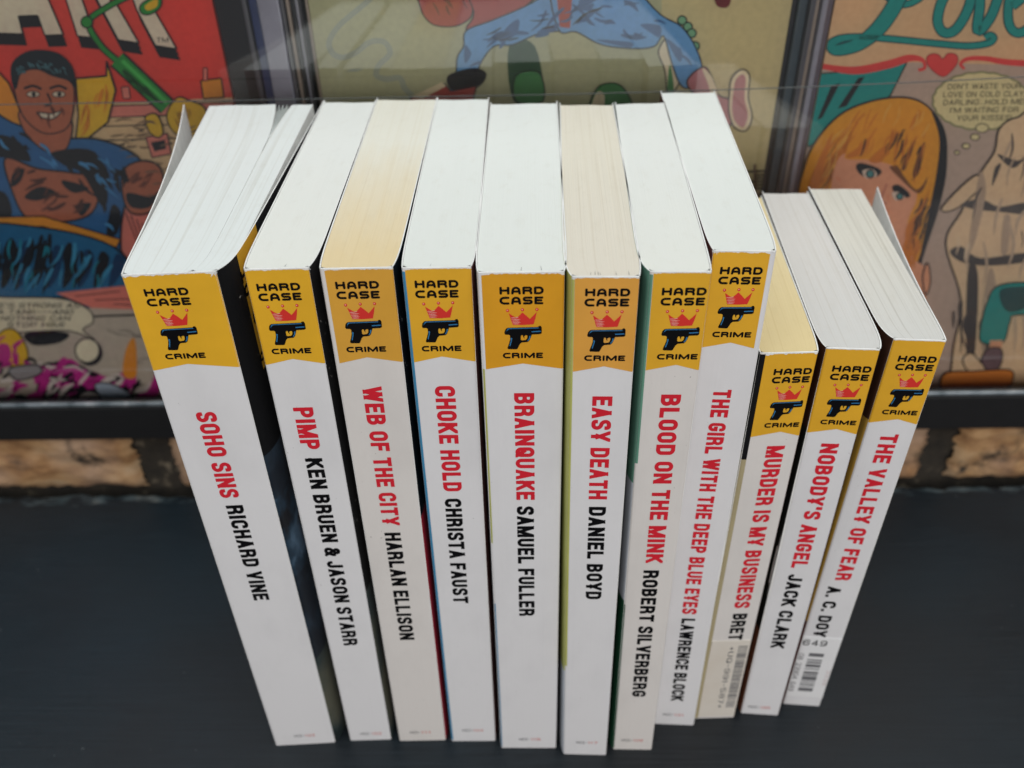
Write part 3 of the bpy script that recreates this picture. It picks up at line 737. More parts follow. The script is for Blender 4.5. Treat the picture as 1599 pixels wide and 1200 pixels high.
def comic_right():
    peach = ink(198, 162, 124); taupe = ink(148, 132, 120); teal = ink(22, 116, 112); gold = ink(192, 134, 36); gold2 = ink(160, 98, 30); skin = ink(206, 150, 118); red = ink(204, 66, 64); bub = ink(190, 178, 136); stat = ink(202, 176, 144); mauve = ink(92, 74, 78); dteal = ink(18, 62, 66)
    A = Art(120.2, 296, 56, 316, peach)
    A.p([(1200, 112), (1420, 98), (1520, 100), (1700, 104), (1700, 645), (1200, 645)], taupe)
    A.p([(1230, 118), (1300, 114), (1416, 98), (1390, 150), (1330, 190), (1262, 230)], teal, line=K)
    for pts in ([(1298, 134), (1312, 130), (1284, 184), (1276, 188)], [(1350, 120), (1340, 122), (1308, 170), (1322, 166)]): A.p(pts, K)
    # red flourish and heart
    A.st([(1230, 92), (1296, 106), (1340, 110), (1390, 100), (1420, 91), (1440, 94), (1444, 106), (1434, 110)], lambda t: 5 + 8 * math.sin(math.pi * min(1, t * 1.3)) if t < .77 else 5, red)
    A.st([(1506, 108), (1500, 100), (1512, 92), (1540, 92), (1580, 98), (1700, 104)], lambda t: 4 + 7 * t, red)
    A.p([(1472, 120), (1450, 104), (1447, 90), (1456, 84), (1466, 86), (1472, 92), (1480, 84), (1492, 85), (1496, 94), (1490, 106)], red, smooth=True, line=ink(120, 40, 40), lw=1.5)
    # script
    def scr(pts, w):
        A.st(pts, (lambda t: w(t) + 4) if callable(w) else w + 4, dteal); A.st(pts, w, teal)
    scr([(1352, -40), (1400, 6), (1440, -6), (1450, -40)], 8)
    scr([(1420, -40), (1396, 10), (1372, 44), (1346, 66), (1322, 76), (1302, 78), (1299, 68), (1316, 60), (1350, 58), (1400, 62), (1460, 68), (1510, 72), (1542, 68), (1552, 60), (1546, 55), (1538, 60)], lambda t: 22 - 14 * min(1, max(0, (t - .12) * 2.6)))
    scr([(1500, -30), (1474, -4), (1464, 30), (1472, 50), (1490, 48), (1508, 22), (1516, -8), (1506, -40)], 13)
    scr([(1520, -40), (1530, 0), (1526, 48), (1546, 28), (1560, -10), (1566, -40)], 13)
    scr([(1580, 10), (1600, -10), (1596, -40), (1578, -10), (1574, 30), (1584, 50), (1604, 46), (1640, 10)], 12)
    # thought balloon
    n = 22; q = []
    for k in range(n * 4):
        a = 2 * math.pi * k / (n * 4); b = 1 + .035 * abs(math.sin(a * n / 2)); q.append((1532 + 74 * b * math.cos(a), 158 + 44 * b * math.sin(a)))
    A.p(q, bub, line=ink(110, 112, 80), lw=3)
    A.words(["DON'T WASTE YOUR", 'LOVE ON COLD CLAY,', 'DARLING...HOLD ME!', "I'M WAITING FOR", 'YOUR KISSES!'], 1536, 139, 12.3, 7.1, 8.5, ink(54, 46, 36), tilt=-.012)
    for x, y, rr in ((1533, 200, 10), (1522, 214, 7), (1508, 228, 6), (1494, 238, 4)): A.p(circle(x, y, rr, rr * .7), bub, line=K, lw=1.5)
    # girl with long fair hair
    A.p([(1225, 380), (1250, 280), (1270, 226), (1310, 180), (1360, 158), (1412, 152), (1448, 166), (1474, 206), (1476, 262), (1464, 320), (1440, 390), (1428, 450), (1440, 600), (1430, 640), (1225, 640)], gold, smooth=True, line=K, lw=3)
    HR = [(1262, 300), (1285, 222), (1340, 172), (1410, 158), (1446, 172), (1464, 230), (1446, 250), (1400, 200), (1340, 214), (1310, 250), (1280, 330)]
    A.hatch(HR, 34, 60, 118, 2.2, gold2, seed=41, jit=.2, bend=.06); A.hatch(HR, 12, 50, 118, 2, ink(226, 176, 80), seed=42, jit=.2); A.hatch(HR, 5, 50, 116, 1.2, K, seed=43, jit=.15)
    A.p([(1452, 168), (1474, 206), (1478, 262), (1466, 324), (1444, 392), (1430, 440), (1436, 400), (1450, 330), (1462, 268), (1466, 214)], K, smooth=True)
    A.p([(1296, 300), (1310, 246), (1340, 240), (1390, 254), (1426, 290), (1430, 312), (1416, 350), (1424, 400), (1450, 430), (1438, 520), (1452, 620), (1420, 640), (1300, 640), (1290, 400)], skin, smooth=True)
    A.p([(1318, 246), (1348, 214), (1400, 196), (1446, 220), (1446, 262), (1428, 296), (1400, 262), (1360, 250)], gold, smooth=True)
    for pts in ([(1388, 260), (1404, 266), (1430, 296), (1448, 276), (1434, 302), (1402, 276)], [(1418, 232), (1430, 216), (1414, 262), (1407, 262)], [(1436, 232), (1444, 224), (1434, 270), (1424, 272)], [(1390, 262), (1400, 258), (1408, 272)]): A.p(pts, ink(92, 58, 30), smooth=True)
    for pts in ([(1320, 244), (1350, 222), (1370, 196), (1344, 240)], [(1410, 380), (1444, 310), (1452, 290), (1428, 380), (1416, 420)], [(1262, 286), (1300, 206), (1276, 290)], [(1356, 250), (1384, 226), (1376, 252)]): A.p(pts, gold2, smooth=True)
    BG = [(1322, 246), (1350, 212), (1400, 194), (1446, 218), (1448, 262), (1430, 292), (1400, 264), (1360, 252)]
    A.hatch(BG, 26, 36, 112, 2.2, gold2, seed=44, jit=.2); A.hatch(BG, 9, 30, 114, 2.2, K, seed=45, jit=.15)
    A.hatch([(1410, 330), (1446, 300), (1456, 320), (1428, 420), (1414, 430)], 12, 44, 112, 2.4, K, seed=46, jit=.15); A.hatch([(1410, 330), (1446, 300), (1456, 320), (1428, 420), (1414, 430)], 10, 44, 112, 4, gold2, seed=47, jit=.15)
    A.hatch([(1300, 268), (1336, 262), (1380, 290), (1420, 330), (1420, 400), (1310, 340)], 10, 24, 60, 4, ink(188, 126, 96), seed=48)
    A.p([(1336, 262), (1342, 254), (1366, 260), (1376, 268), (1366, 276), (1346, 274)], K, smooth=True); A.p([(1346, 266), (1362, 264), (1368, 274), (1352, 278)], ink(214, 200, 184), smooth=True); A.p(circle(1358, 271, 6), ink(60, 110, 112), line=K)
    A.p([(1392, 292), (1402, 288), (1418, 300), (1418, 308), (1400, 304)], K, smooth=True); A.p([(1392, 300), (1404, 300), (1412, 308), (1398, 312)], ink(214, 200, 184), smooth=True); A.p(circle(1404, 306, 5), ink(60, 110, 112), line=K)
    A.st([(1384, 286), (1376, 310), (1384, 318)], 2.5, ink(150, 96, 80))
    A.p([(1440, 430), (1448, 410), (1452, 440), (1444, 460)], skin, smooth=True, line=K)
    # pale statue in a tunic and a kneeling figure
    A.p([(1560, 200), (1590, 182), (1660, 176), (1700, 640), (1500, 640), (1486, 560), (1500, 470), (1476, 380), (1500, 330), (1530, 270), (1552, 236)], stat, smooth=True, line=K)
    A.p([(1472, 320), (1520, 274), (1532, 288), (1500, 320), (1476, 330)], stat, smooth=True, line=K)
    for pts in ([(1556, 240), (1586, 250), (1600, 244), (1580, 262)], [(1552, 262), (1562, 256), (1548, 290)], [(1500, 318), (1530, 310), (1560, 322), (1600, 316), (1610, 334), (1560, 330), (1520, 326)], [(1482, 392), (1500, 384), (1530, 402), (1600, 394), (1600, 408), (1540, 414), (1500, 408)], [(1510, 420), (1526, 430), (1520, 560), (1508, 560)], [(1496, 480), (1502, 470), (1500, 520)]):
        A.p(pts, ink(58, 54, 54), smooth=True)
    for pts in ([(1528, 270), (1538, 300), (1520, 380), (1512, 380)], [(1566, 340), (1576, 340), (1572, 392), (1562, 392)], [(1540, 430), (1552, 430), (1560, 540), (1540, 560), (1530, 520)]): A.p(pts, ink(140, 124, 108), smooth=True)
    ST = [(1558, 220), (1600, 190), (1680, 190), (1690, 560), (1506, 560), (1508, 470), (1484, 384), (1510, 330), (1540, 270)]
    A.hatch(ST, 26, 60, 100, 4, ink(150, 134, 116), seed=51, jit=.25); A.hatch(ST, 14, 44, 98, 2.4, ink(62, 58, 58), seed=52, jit=.25); A.hatch(ST, 12, 40, 100, 3, ink(218, 196, 168), seed=53, jit=.3)
    A.hatch([(1484, 480), (1540, 480), (1540, 560), (1490, 560)], 8, 40, 92, 5, ink(62, 58, 58), seed=54)
    A.p([(1528, 524), (1540, 470), (1560, 444), (1620, 440), (1700, 446), (1700, 486), (1590, 490), (1576, 500), (1566, 532), (1540, 536)], teal, smooth=True, line=K); A.p([(1560, 452), (1600, 446), (1640, 450), (1600, 480), (1570, 484)], dteal, smooth=True)
    A.p([(1544, 530), (1564, 530), (1562, 546), (1544, 546)], skin); A.p([(1530, 566), (1540, 544), (1562, 544), (1560, 570), (1540, 584)], mauve, smooth=True, line=K)
    A.p([(1502, 560), (1516, 550), (1538, 576), (1530, 586), (1510, 578)], stat, smooth=True, line=K)
    A.p([(1474, 582), (1520, 578), (1574, 576), (1580, 590), (1566, 604), (1476, 610)], ink(176, 110, 50), smooth=True, line=K)
    slab('cased romance comic with a fair haired girl and teal script lettering', 120.2, 296, 56, 316, A,
         [(112.2, 113.2, -1, 5, grey_rib), (113.4, 114.8, 0, 5, tan_rib), (115, 117.2, -2.4, 5, lilac_rib), (117.4, 120, 0.5, 5, plain('case_edge_mauve', (0.14, 0.11, 0.14, 1), rough=.2, spec=.6))], (112.2, 310))
comic_right()

# ---------------------------------------------------------------- books
def card_mat(name, col, var):
    """white laminated card: handling smudges, pin-prick specks, faint lengthwise creases, uneven sheen"""
    q = NT(name); co = q.coords()
    sm = q.noise(co, scale=(1, 1, .5), sc=55, detail=5, rough=.6)
    lo = tuple(v * (1 - var * 1.6) for v in col[:3]) + (1,)
    base = q.ramp(sm, [(0.30, lo), (0.55, col)])
    sp = q.ramp(q.noise(co, sc=900, detail=2), [(0.755, (0, 0, 0)), (0.785, (.75, .75, .75))])
    base = q.mix(sp, base, (0.28, 0.26, 0.24, 1))
    q.l(base, q.p.inputs['Base Color'])
    q.l(q.ramp(q.noise(co, sc=70, detail=4), [(0.3, (.34,) * 3), (0.7, (.52,) * 3)]), q.p.inputs['Roughness'])
    q.p.inputs['Specular IOR Level'].default_value = 0.38
    cr_ = q.noise(co, scale=(420, 1, 5), sc=1.0, detail=3, rough=.6)
    fb = q.noise(co, sc=420, detail=4)
    ad = q.n('ShaderNodeMath', operation='MULTIPLY_ADD', i_1=.25); q.l(fb, ad.inputs[0]); q.l(cr_, ad.inputs[2])
    q.bump(ad.outputs[0], 0.16, 0.0005)
    return q.m
WHITE = card_mat('white_card', (0.755, 0.75, 0.765, 1), 0.04)
WARMWHITE = card_mat('aged_white_card', (0.735, 0.702, 0.675, 1), 0.05)
CORE = plain('torn_card_core', (0.80, 0.80, 0.78, 1), rough=0.9, spec=0.1)
def yellow(k, col): return print_mat('yellow_ink_' + k, col, rough=0.42, var=0.05)
INK = print_mat('black_ink', (0.004, 0.004, 0.005, 1), rough=0.55, var=0.1, spec=0.08)
REDINK = print_mat('red_ink', (0.64, 0.020, 0.036, 1), rough=0.5, var=0.05, spec=0.12)
CROWN = print_mat('crown_red_ink', (0.66, 0.038, 0.030, 1), rough=0.5, var=0.05, spec=0.12)
PINKINK = print_mat('pale_red_ink', (0.66, 0.24, 0.22, 1), rough=0.5, var=0.05)
BLUEINK = print_mat('steel_blue_ink', (0.03, 0.19, 0.42, 1), rough=0.45, var=0.05)
SHINE = print_mat('pale_pink_ink', (0.80, 0.42, 0.36, 1), rough=0.45, var=0.05)
GREYINK = print_mat('grey_ink', (0.10, 0.10, 0.11, 1), rough=0.6, var=0.1)
FAINT = print_mat('faint_grey_ink', (0.15, 0.15, 0.16, 1), rough=0.6, var=0.1)

BLACKC = scuffed_mat('black_cover', (0.007, 0.007, 0.008, 1))
GREENC = print_mat('green_cover', (0.13, 0.30, 0.22, 1)); DGREEN = print_mat('deep_green_cover', (0.02, 0.10, 0.05, 1))
LIME = print_mat('lime_cover', (0.47, 0.48, 0.13, 1)); BLUEC = print_mat('blue_cover', (0.05, 0.24, 0.42, 1)); REDC = print_mat('red_cover', (0.52, 0.02, 0.04, 1))
MAROON = print_mat('maroon_cover', (0.09, 0.015, 0.012, 1)); KHAKI = print_mat('khaki_cover', (0.40, 0.34, 0.20, 1)); BROWNC = print_mat('brown_cover', (0.045, 0.018, 0.010, 1))
MUST = print_mat('mustard_cover', (0.42, 0.25, 0.04, 1)); TEALB = print_mat('teal_black_cover', (0.006, 0.014, 0.013, 1)); RUST = print_mat('rust_cover', (0.16, 0.06, 0.03, 1)); PALEB = print_mat('pale_blue_cover', (0.56, 0.60, 0.66, 1))
NIGHT = picture_mat('night_scene', [(0.38, (0.010, 0.010, 0.013)), (0.5, (0.02, 0.045, 0.075)), (0.62, (0.10, 0.17, 0.25)), (0.7, (0.05, 0.04, 0.03))], sc=85)
NIGHTDIM = picture_mat('night_scene_dim', [(0.35, (0.008, 0.008, 0.010)), (0.55, (0.010, 0.016, 0.026)), (0.68, (0.03, 0.055, 0.085)), (0.8, (0.02, 0.016, 0.012))])
DUSK = picture_mat('dusk_scene', [(0.35, (0.008, 0.010, 0.012)), (0.5, (0.03, 0.045, 0.045)), (0.66, (0.10, 0.10, 0.07))])

GUN = [(5.0 + (x - 267) / 34.5, 3.9 + (y - 258) / 29.7) for x, y in
       [(330, 602), (588, 597), (596, 588), (612, 588), (620, 604), (619, 652), (606, 660), (534, 663), (524, 690), (512, 716), (496, 729), (444, 733), (428, 748), (408, 788), (398, 793), (326, 791), (320, 780), (336, 738), (346, 704), (346, 672), (338, 664), (304, 662), (297, 648), (304, 622), (318, 606)]]
GUNHOLE = [(5.0 + (x - 267) / 34.5, 3.9 + (y - 258) / 29.7) for x, y in
           [(444, 668), (456, 670), (460, 684), (470, 698), (468, 676), (478, 670), (490, 668), (496, 676), (492, 698), (480, 710), (446, 714), (438, 706), (438, 680)]]
def gu(x, y): return (5.0 + (x - 267) / 34.5, 3.9 + (y - 258) / 29.7)
GUNBLUE = [([gu(326, 609), gu(340, 606), gu(460, 604), gu(588, 602), gu(596, 606), gu(588, 608), gu(340, 612), gu(322, 626), gu(312, 640)]),
           ([gu(530, 634), gu(600, 630), gu(612, 632), gu(610, 638), gu(534, 642)]),
           ([gu(352, 688), gu(364, 694), gu(360, 716), gu(346, 764), gu(338, 760), gu(352, 716)]),
           ([gu(512, 676), gu(524, 672), gu(518, 696), gu(500, 720), gu(494, 716), gu(508, 698)])]
CROWNP = [gu(340, 478), gu(380, 504), gu(407, 518), gu(434, 494), gu(456, 472), gu(488, 498), gu(519, 528), gu(550, 498), gu(578, 470), gu(566, 522), gu(550, 574), (5.0 + (460 - 267) / 34.5, 3.9 + (579 - 258) / 29.7), gu(372, 577), gu(356, 528)]
BALLS = [gu(331, 455), gu(457, 449), gu(580, 448)]
CROWNLINES = [[gu(a, y), gu(b, y)] for a, b, y in ((352, 410, 517), (358, 440, 530), (360, 434, 543), (364, 440, 556), (368, 430, 568), (400, 424, 512))]

def emblem(parent, off3, du, dv, sc=1.0):
    """crowned pistol with the three words; u,v measured on the reference spine"""
    def t(layer):
        return lambda u, v: off3(5.0 + du + (u - 5.0) * sc, 3.9 + dv + (v - 3.9), layer)
    mb = MB()
    def word(s, u0, u1, vt, vb, tt, m):
        text(mb, s, LOGO, vb - vt, u1 - u0, lambda a, b: tt(u0 + a, vb - b), m, gap=.16, space=.4)
    f = t(2)
    word('HARD', 5.05, 15.75, 3.9, 6.05, f, INK); word('CASE', 4.95, 15.65, 6.65, 8.85, f, INK); word('CRIME', 5.3, 15.55, 22.95, 24.65, f, INK)
    mb.build('brand_lettering', parent)
    mb = MB(); mb.poly([CROWNP], t(2), CROWN)
    for b in BALLS:
        mb.poly([circle(b[0], b[1], .40, .44)], t(2), CROWN); mb.poly([circle(b[0] - .06, b[1] - .08, .17)], t(3), SHINE)
    for ln in CROWNLINES:
        for qd in stroke(ln, lambda s: .16 * math.sin(math.pi * s) + .02): mb.poly([qd], t(3), SHINE)
    mb.build('crown_emblem', parent)
    mb = MB(); mb.poly([GUN, GUNHOLE], t(2), INK)
    for bl in GUNBLUE: mb.poly([bl], t(3), BLUEINK)
    mb.build('pistol_emblem', parent)

def V2(p): return Vector((p[0], p[1]))
def book(label, h, spL, spR, bkL, bkR, shift, title, tu, tv, tcap, author, au, av, acap, number, pages, ycol, spinemat=WHITE,
         left=None, right=None, wl=1.1, wr=1.1, yel=(0, 1), strips=(), logo=(0, 0, 1.0), peak=26.3, group='paperbacks standing in the row', flareL=None, flareR=None,
         split=None, nicks=(), rag=0.5, seed=1, fray=()):
    rnd = random.Random(seed)
    spL, spR, bkL, bkR = map(V2, (spL, spR, bkL, bkR))
    ex = .35 if h > 200 and not split else 0                          # card outside the measured paper edges
    bkL.x -= shift + ex; bkR.x -= shift - ex                                   # fore-edge corners are measured at the head
    root0 = (spL + spR + bkL + bkR) / 4
    root = thing('paperback_book', label, 'book', (root0.x, root0.y, 0), 0, group)
    bw = (rnd.uniform(-.3, .3), rnd.uniform(-.12, .12), rnd.uniform(0, 6), rnd.uniform(.1, .45))
    def P(x, y, z):
        k = z / h
        return (x - root0.x + shift * k + bw[0] * math.sin(math.pi * k) + bw[1] * math.sin(7 * k + bw[2]), y - root0.y + bw[3] * math.sin(math.pi * k) * .6, z)
    U = (spR - spL); t = U.length; U.normalize(); Dn = Vector((-U.y, U.x))          # U across the spine, Dn into the page block
    ss = [0, .004, .010, .018, .03, .045, .065, .09, .13, .2, .3, .4, .5, .6, .7, .8, .9, 1.0]
    def prof(sp, bk, w, sgn, fl=None):
        out = []
        for s in ss:
            e = 1 - math.exp(-s / .035)
            q = sp + (bk - sp) * s + U * sgn * w * (e - s)
            if fl:
                q = q + U * sgn * fl[0] * max(0, (s - fl[2]) / (1 - fl[2])) ** fl[1]
            if s == 0: q = q + (bk - sp).normalized() * .34
            out.append(q)
        return out
    Lb, Rb = prof(spL, bkL, wl, -1), prof(spR, bkR, wr, 1)
    Lc, Rc = (prof(spL, bkL, wl, -1, flareL) if flareL else Lb), (prof(spR, bkR, wr, 1, flareR) if flareR else Rb)
    TH = 0.32
    def cover(name, path, inward, bands):
        """card bent along path; bands(s, v) gives the printed colour of the outer face"""
        mb = MB()
        zs = [0, 2] + [h * k / 24 for k in range(1, 24)] + [h - 45, h - 35, h - 28, h - 1.0, h]
        zs = sorted(set(zs))
        out = [[P(p.x, p.y, z) for p in path] for z in zs]
        # inner side offset along the path normal
        inn2 = []
        for i, p in enumerate(path):
            a = path[max(0, i - 1)]; b = path[min(len(path) - 1, i + 1)]; d = (b - a).normalized(); n = Vector((-d.y, d.x)) * inward
            inn2.append(p + n * TH)
        inn = [[P(p.x, p.y, z) for p in inn2] for z in zs]
        mb.grid(out, lambda i, j: bands((ss[i] + ss[i + 1]) / 2, h - (zs[j] + zs[j + 1]) / 2))
        mb.grid(inn, CORE)
        mb.grid([out[-1], inn[-1]], CORE, smooth=False); mb.grid([out[0], inn[0]], CORE, smooth=False)
        mb.grid([[r[-1] for r in out], [r[-1] for r in inn]], CORE, smooth=False)
        return mb.build(name, root)
    def band_fun(spec):
        if callable(spec): return spec
        def f(s, v):
            for vend, m in spec:
                if v < vend: return m
            return spec[-1][1]
        return f
    cover('back_cover', Lc, -1, band_fun(left)); cover('front_cover', Rc, 1, band_fun(right))
    # spine: a strip of card with the print on it
    def S3(u, v, layer=0):
        q = spL + U * u - Dn * (0.04 * layer + 0.03 * math.sin(math.pi * min(1, max(0, u / t))) - .32 * max(0, 1 - min(u, t - u) / .55) ** 2)
        return P(q.x, q.y, h - v)
    mb = MB()
    us = [0, .12, .25, .4, .6] + [.6 + (t - 1.2) * k / 18 for k in range(1, 18)] + [t - .6, t - .4, t - .25, t - .12, t]; vs = [0.03, .5, 1.5] + [h * k / 30 for k in range(1, 30)] + [h - .02]
    drop = [0.0 + 0.10 * rnd.random() for _ in us]
    rows = [[S3(u, v + (drop[i] if v < .2 else 0)) for i, u in enumerate(us)] for v in vs]
    mb.grid(rows, spinemat)
    inn = [[P(*(lambda q: (q.x, q.y))(spL + U * u + Dn * (TH + .04)), h - v) for u in us] for v in (vs[0], vs[-1])]
    mb.grid(inn, CORE); mb.grid([rows[0], inn[0]], CORE, smooth=False); mb.grid([rows[-1], inn[-1]], CORE, smooth=False)
    # yellow panel with its peaked foot
    u0, u1 = t * 0 + yel[0], t - yel[1]
    um = max(u0 + 2, min(u1 - 2, (10.35 + logo[0]) if logo else (u0 + u1) / 2)); pk = peak + logo[1]; ft = pk + 1.75
    n = 56; topv = 0.26; ragf = [0.0]
    for _ in range(n): ragf.append(max(0, min(1, ragf[-1] * .72 + rnd.uniform(-.28, .36))))
    tops = [topv + rag * (0.05 + 0.62 * ragf[k] + .75 * (math.exp(-(k / n / .06) ** 2) + math.exp(-((1 - k / n) / .06) ** 2)) * rnd.uniform(.3, 1)) for k in range(n + 1)]
    for k in range(n):
        a, b = u0 + (u1 - u0) * k / n, u0 + (u1 - u0) * (k + 1) / n
        foot = lambda u: pk + (ft - pk) * (abs(u - um) / ((um - u0) if u < um else (u1 - um)))
        mb.face([S3(a, tops[k], 1), S3(b, tops[k + 1], 1), S3(b, foot(b), 1), S3(a, foot(a), 1)], ycol)
        if a < um < b: mb.face([S3(a, foot(a), 1), S3(um, pk, 1), S3(b, foot(b), 1)], spinemat if False else ycol) if False else None
        # rubbed card at the head of the spine
        mb.face([S3(a, 0.02 + drop[0] * 0, 2), S3(b, 0.02, 2), S3(b, tops[k + 1] + .02, 2), S3(a, tops[k] + .02, 2)], CORE)
    for (uc, spread, cnt) in fray:                       # shredded card fibres at a corner
        for _ in range(cnt):
            a = uc + rnd.uniform(-spread, spread) * .6; v0 = rnd.uniform(-.15, .25 + spread * .3); L = rnd.uniform(.3, .9) * spread; an = rnd.uniform(-.5, 2.4)
            b, v1 = a + math.cos(an) * L, v0 + math.sin(an) * L; w = rnd.uniform(.05, .16)
            mb.face([S3(a - w, v0, 4), S3(a + w, v0 + w * .6, 4), S3(b, v1, 6)], CORE)
    for (a, b, va, vb, m) in strips:
        mb.grid([[S3(a + (b - a) * k / 8, va + (vb - va) * j / 10, 1.6) for k in range(9)] for j in range(11)], m)
    spine = mb.build('spine', root)
    emblem(spine, S3, logo[0], logo[1], logo[2])
    def run(name, s, u, v0, v1, cap, m):
        mb = MB()
        text(mb, s, GOTHIC, cap, v1 - v0, lambda a, b: S3(u - cap / 2 + b, v0 + a, 2), m, gap=.11, space=.30)
        mb.build(name, spine)
    run('title_lettering', title, tu, tv[0], tv[1], tcap, REDINK)
    run('author_lettering', author, au, av[0], av[1], acap, INK)
    if number:
        mb = MB(); u, v, w = number[1], number[2], number[3]
        text(mb, number[0][0], HAND, 1.55, w * .5, lambda a, b: S3(u + a, v - b, 2), GREYINK, gap=.2)
        text(mb, number[0][1], HAND, 1.55, w * .44, lambda a, b: S3(u + w * .55 + a, v - b, 2), PINKINK, gap=.2)
        mb.build('series_number', spine)
    # page block(s)
    INS = TH + .05
    def block(name, fL, fR, s0=.004, s1=.985, ztop=h - .22, nu=28, uoff=0, su=1.0):
        """fL, fR: functions of s giving the two sides; top grid carries page lines"""
        sv = [s for s in ss if s0 < s < s1]; sv = [s0] + sv + [s1]
        mb = MB(); top = []; bot = []
        for k, s in enumerate(sv):
            a, b = fL(s), fR(s)
            pull = Dn * ((TH - .12) if k == 0 else 0)
            row = []; rb = []
            for i in range(nu + 1):
                f = i / nu
                e = min(f, 1 - f) * (b - a).length
                rc = Dn * (max(0, 1.1 - e) ** 1.5 * .8 if k == 0 else 0)       # rounded corners next the spine
                q = a + (b - a) * f + pull + rc
                zz = ztop + .12 * math.sin(f * 9 + seed) * min(1, s * 3) * .6 + rnd.uniform(-.02, .02)
                row.append(P(q.x, q.y, zz)); rb.append(P(q.x, q.y, .5))
            top.append(row); bot.append(rb)
        mb.grid(top, pages, uvfun=lambda i, j: (uoff + su * i / nu, sv[j]))
        for edge_t, edge_b in (([r[0] for r in top], [r[0] for r in bot]), ([r[-1] for r in top], [r[-1] for r in bot]), (top[-1], bot[-1]), (top[0], bot[0])):
            mb.grid([edge_t, edge_b], CORE, smooth=False)
        mb.grid(bot, CORE)
        for (f, ln) in nicks:
            a = fL(s0 + .002) + (fR(s0 + .002) - fL(s0 + .002)) * f + Dn * .3
            b = a + Dn * ln + U * rnd.uniform(-.25, .25)
            mb.face([P(a.x - .05, a.y, ztop + .11), P(a.x + .07, a.y, ztop + .11), P(b.x + .02, b.y, ztop + .11)], GREYINK)
        return mb.build(name, root)
    def interp(path, s):
        for i in range(len(ss) - 1):
            if s <= ss[i + 1]:
                f = (s - ss[i]) / (ss[i + 1] - ss[i]); return path[i] + (path[i + 1] - path[i]) * f
        return path[-1]
    fL = lambda s: interp(Lb, s) + U * INS; fR = lambda s: interp(Rb, s) - U * INS
    if not split: block('page_block', fL, fR)
    else: split(block, fL, fR, U, Dn, P, root, pages)
    def C3(s, v, layer=2):
        q = interp(Rc, s) + U * 0.05 * layer; return P(q.x, q.y, h - v)
    S3.front = C3; S3.parts = {o.name.split('.')[0]: o for o in bpy.data.objects if o.parent == root}
    return root, spine, S3

PG = lambda r, g, b, k=.95: rgb(r, g, b, k)
pw1 = pages_mat('cool_white_pages', PG(217, 221, 219), PG(217, 222, 220), .03, .09)
pw2 = pages_mat('white_pages', PG(221, 223, 219), PG(220, 221, 214), .035, .0)
pw3 = pages_mat('toned_pages', PG(222, 220, 208), PG(219, 200, 160), .07, .03, (0.06, 0.66))
pw4 = pages_mat('clean_pages', PG(222, 225, 221), PG(217, 220, 215), .035, .0)
pw6 = pages_mat('cream_pages', PG(220, 214, 199), PG(216, 209, 195), .13, .05)
pw9 = pages_mat('yellowed_pages', PG(222, 206, 164), PG(221, 202, 154), .07, .05)
pw10 = pages_mat('greyish_pages', PG(206, 203, 199), PG(203, 202, 199), .10, .07)
pw11 = pages_mat('coarse_pages', PG(208, 205, 195), PG(204, 203, 199), .10, .16)

Y1 = yellow('bright', (0.78, 0.425, 0.022, 1)); Y2 = yellow('golden', (0.76, 0.405, 0.025, 1)); Y3 = yellow('dull', (0.70, 0.36, 0.045, 1)); Y5 = yellow('deep', (0.72, 0.335, 0.015, 1)); Y6 = yellow('faded', (0.74, 0.36, 0.06, 1))
allm = lambda m: [(999, m)]

# 1 thick book, page block sprung into two clumps, back cover hanging open
def soho_split(block, fL, fR, U, Dn, P, root, pages):
    # fR runs along the closed front cover; the clumps part only toward the fore-edge
    def gap(s): return 6.6 * max(0, (s - .66) / .34) ** 1.8
    cut = lambda s: fL(s) + (fR(s) - fL(s)) * (.735 + .0 * s)
    block('page_block', fL, lambda s: cut(s) - U * gap(s) * .62, su=.74)
    block('page_clump', lambda s: cut(s) + U * gap(s) * .38 + U * .04, fR, uoff=.76, su=.24, s1=.975, nu=10)
    mb = MB()
    for k, off in enumerate((-.40, -.16, .10)):
        rows = []
        for s in [.62 + .36 * i / 12 for i in range(13)]:
            q = cut(s) + U * gap(s) * off
            rows.append([P(q.x, q.y, 1.0), P(q.x, q.y, 202.75)])
        mb.grid(rows, pages)
        r2 = [[(a[0] + .1, a[1], a[2]), (b[0] + .1, b[1], b[2])] for a, b in rows]
        mb.grid(r2, pages)
        mb.grid([[b for a, b in rows], [b for a, b in r2]], pages, smooth=False)
    mb.build('loose_leaves', root)
def soho_front(s, v):
    if .055 < s < .20 and v < 37: return Y1
    if 78 < v < 108: return NIGHT
    if 62 < v < 150: return NIGHTDIM
    if v >= 150: return DUSK
    return BLACKC
b1, sp1, S1 = book('thickest white spined paperback, pages sprung apart, at the left end of the row', 203, (-93.6, 179.4), (-71.0, 180.2), (-110.0, 313.5), (-70.6, 313.5), 0.1,
     'SOHO SINS', 10.3, (42.3, 74.0), 5.4, 'RICHARD VINE', 10.7, (77.1, 119.5), 5.0, (('HCC-', '123'), 7.9, 198.0, 7.8), pw1, Y1,
     left=allm(WHITE), right=soho_front, wl=.6, wr=3.6, flareL=(9.5, 2.0, .04), flareR=(3.3, 1.0, .10), logo=(-.9, .15, 1.0), yel=(.03, .03), split=soho_split, rag=.9, seed=11, fray=((22.6, 1.5, 26), (.3, .6, 6), (6, .5, 4)))
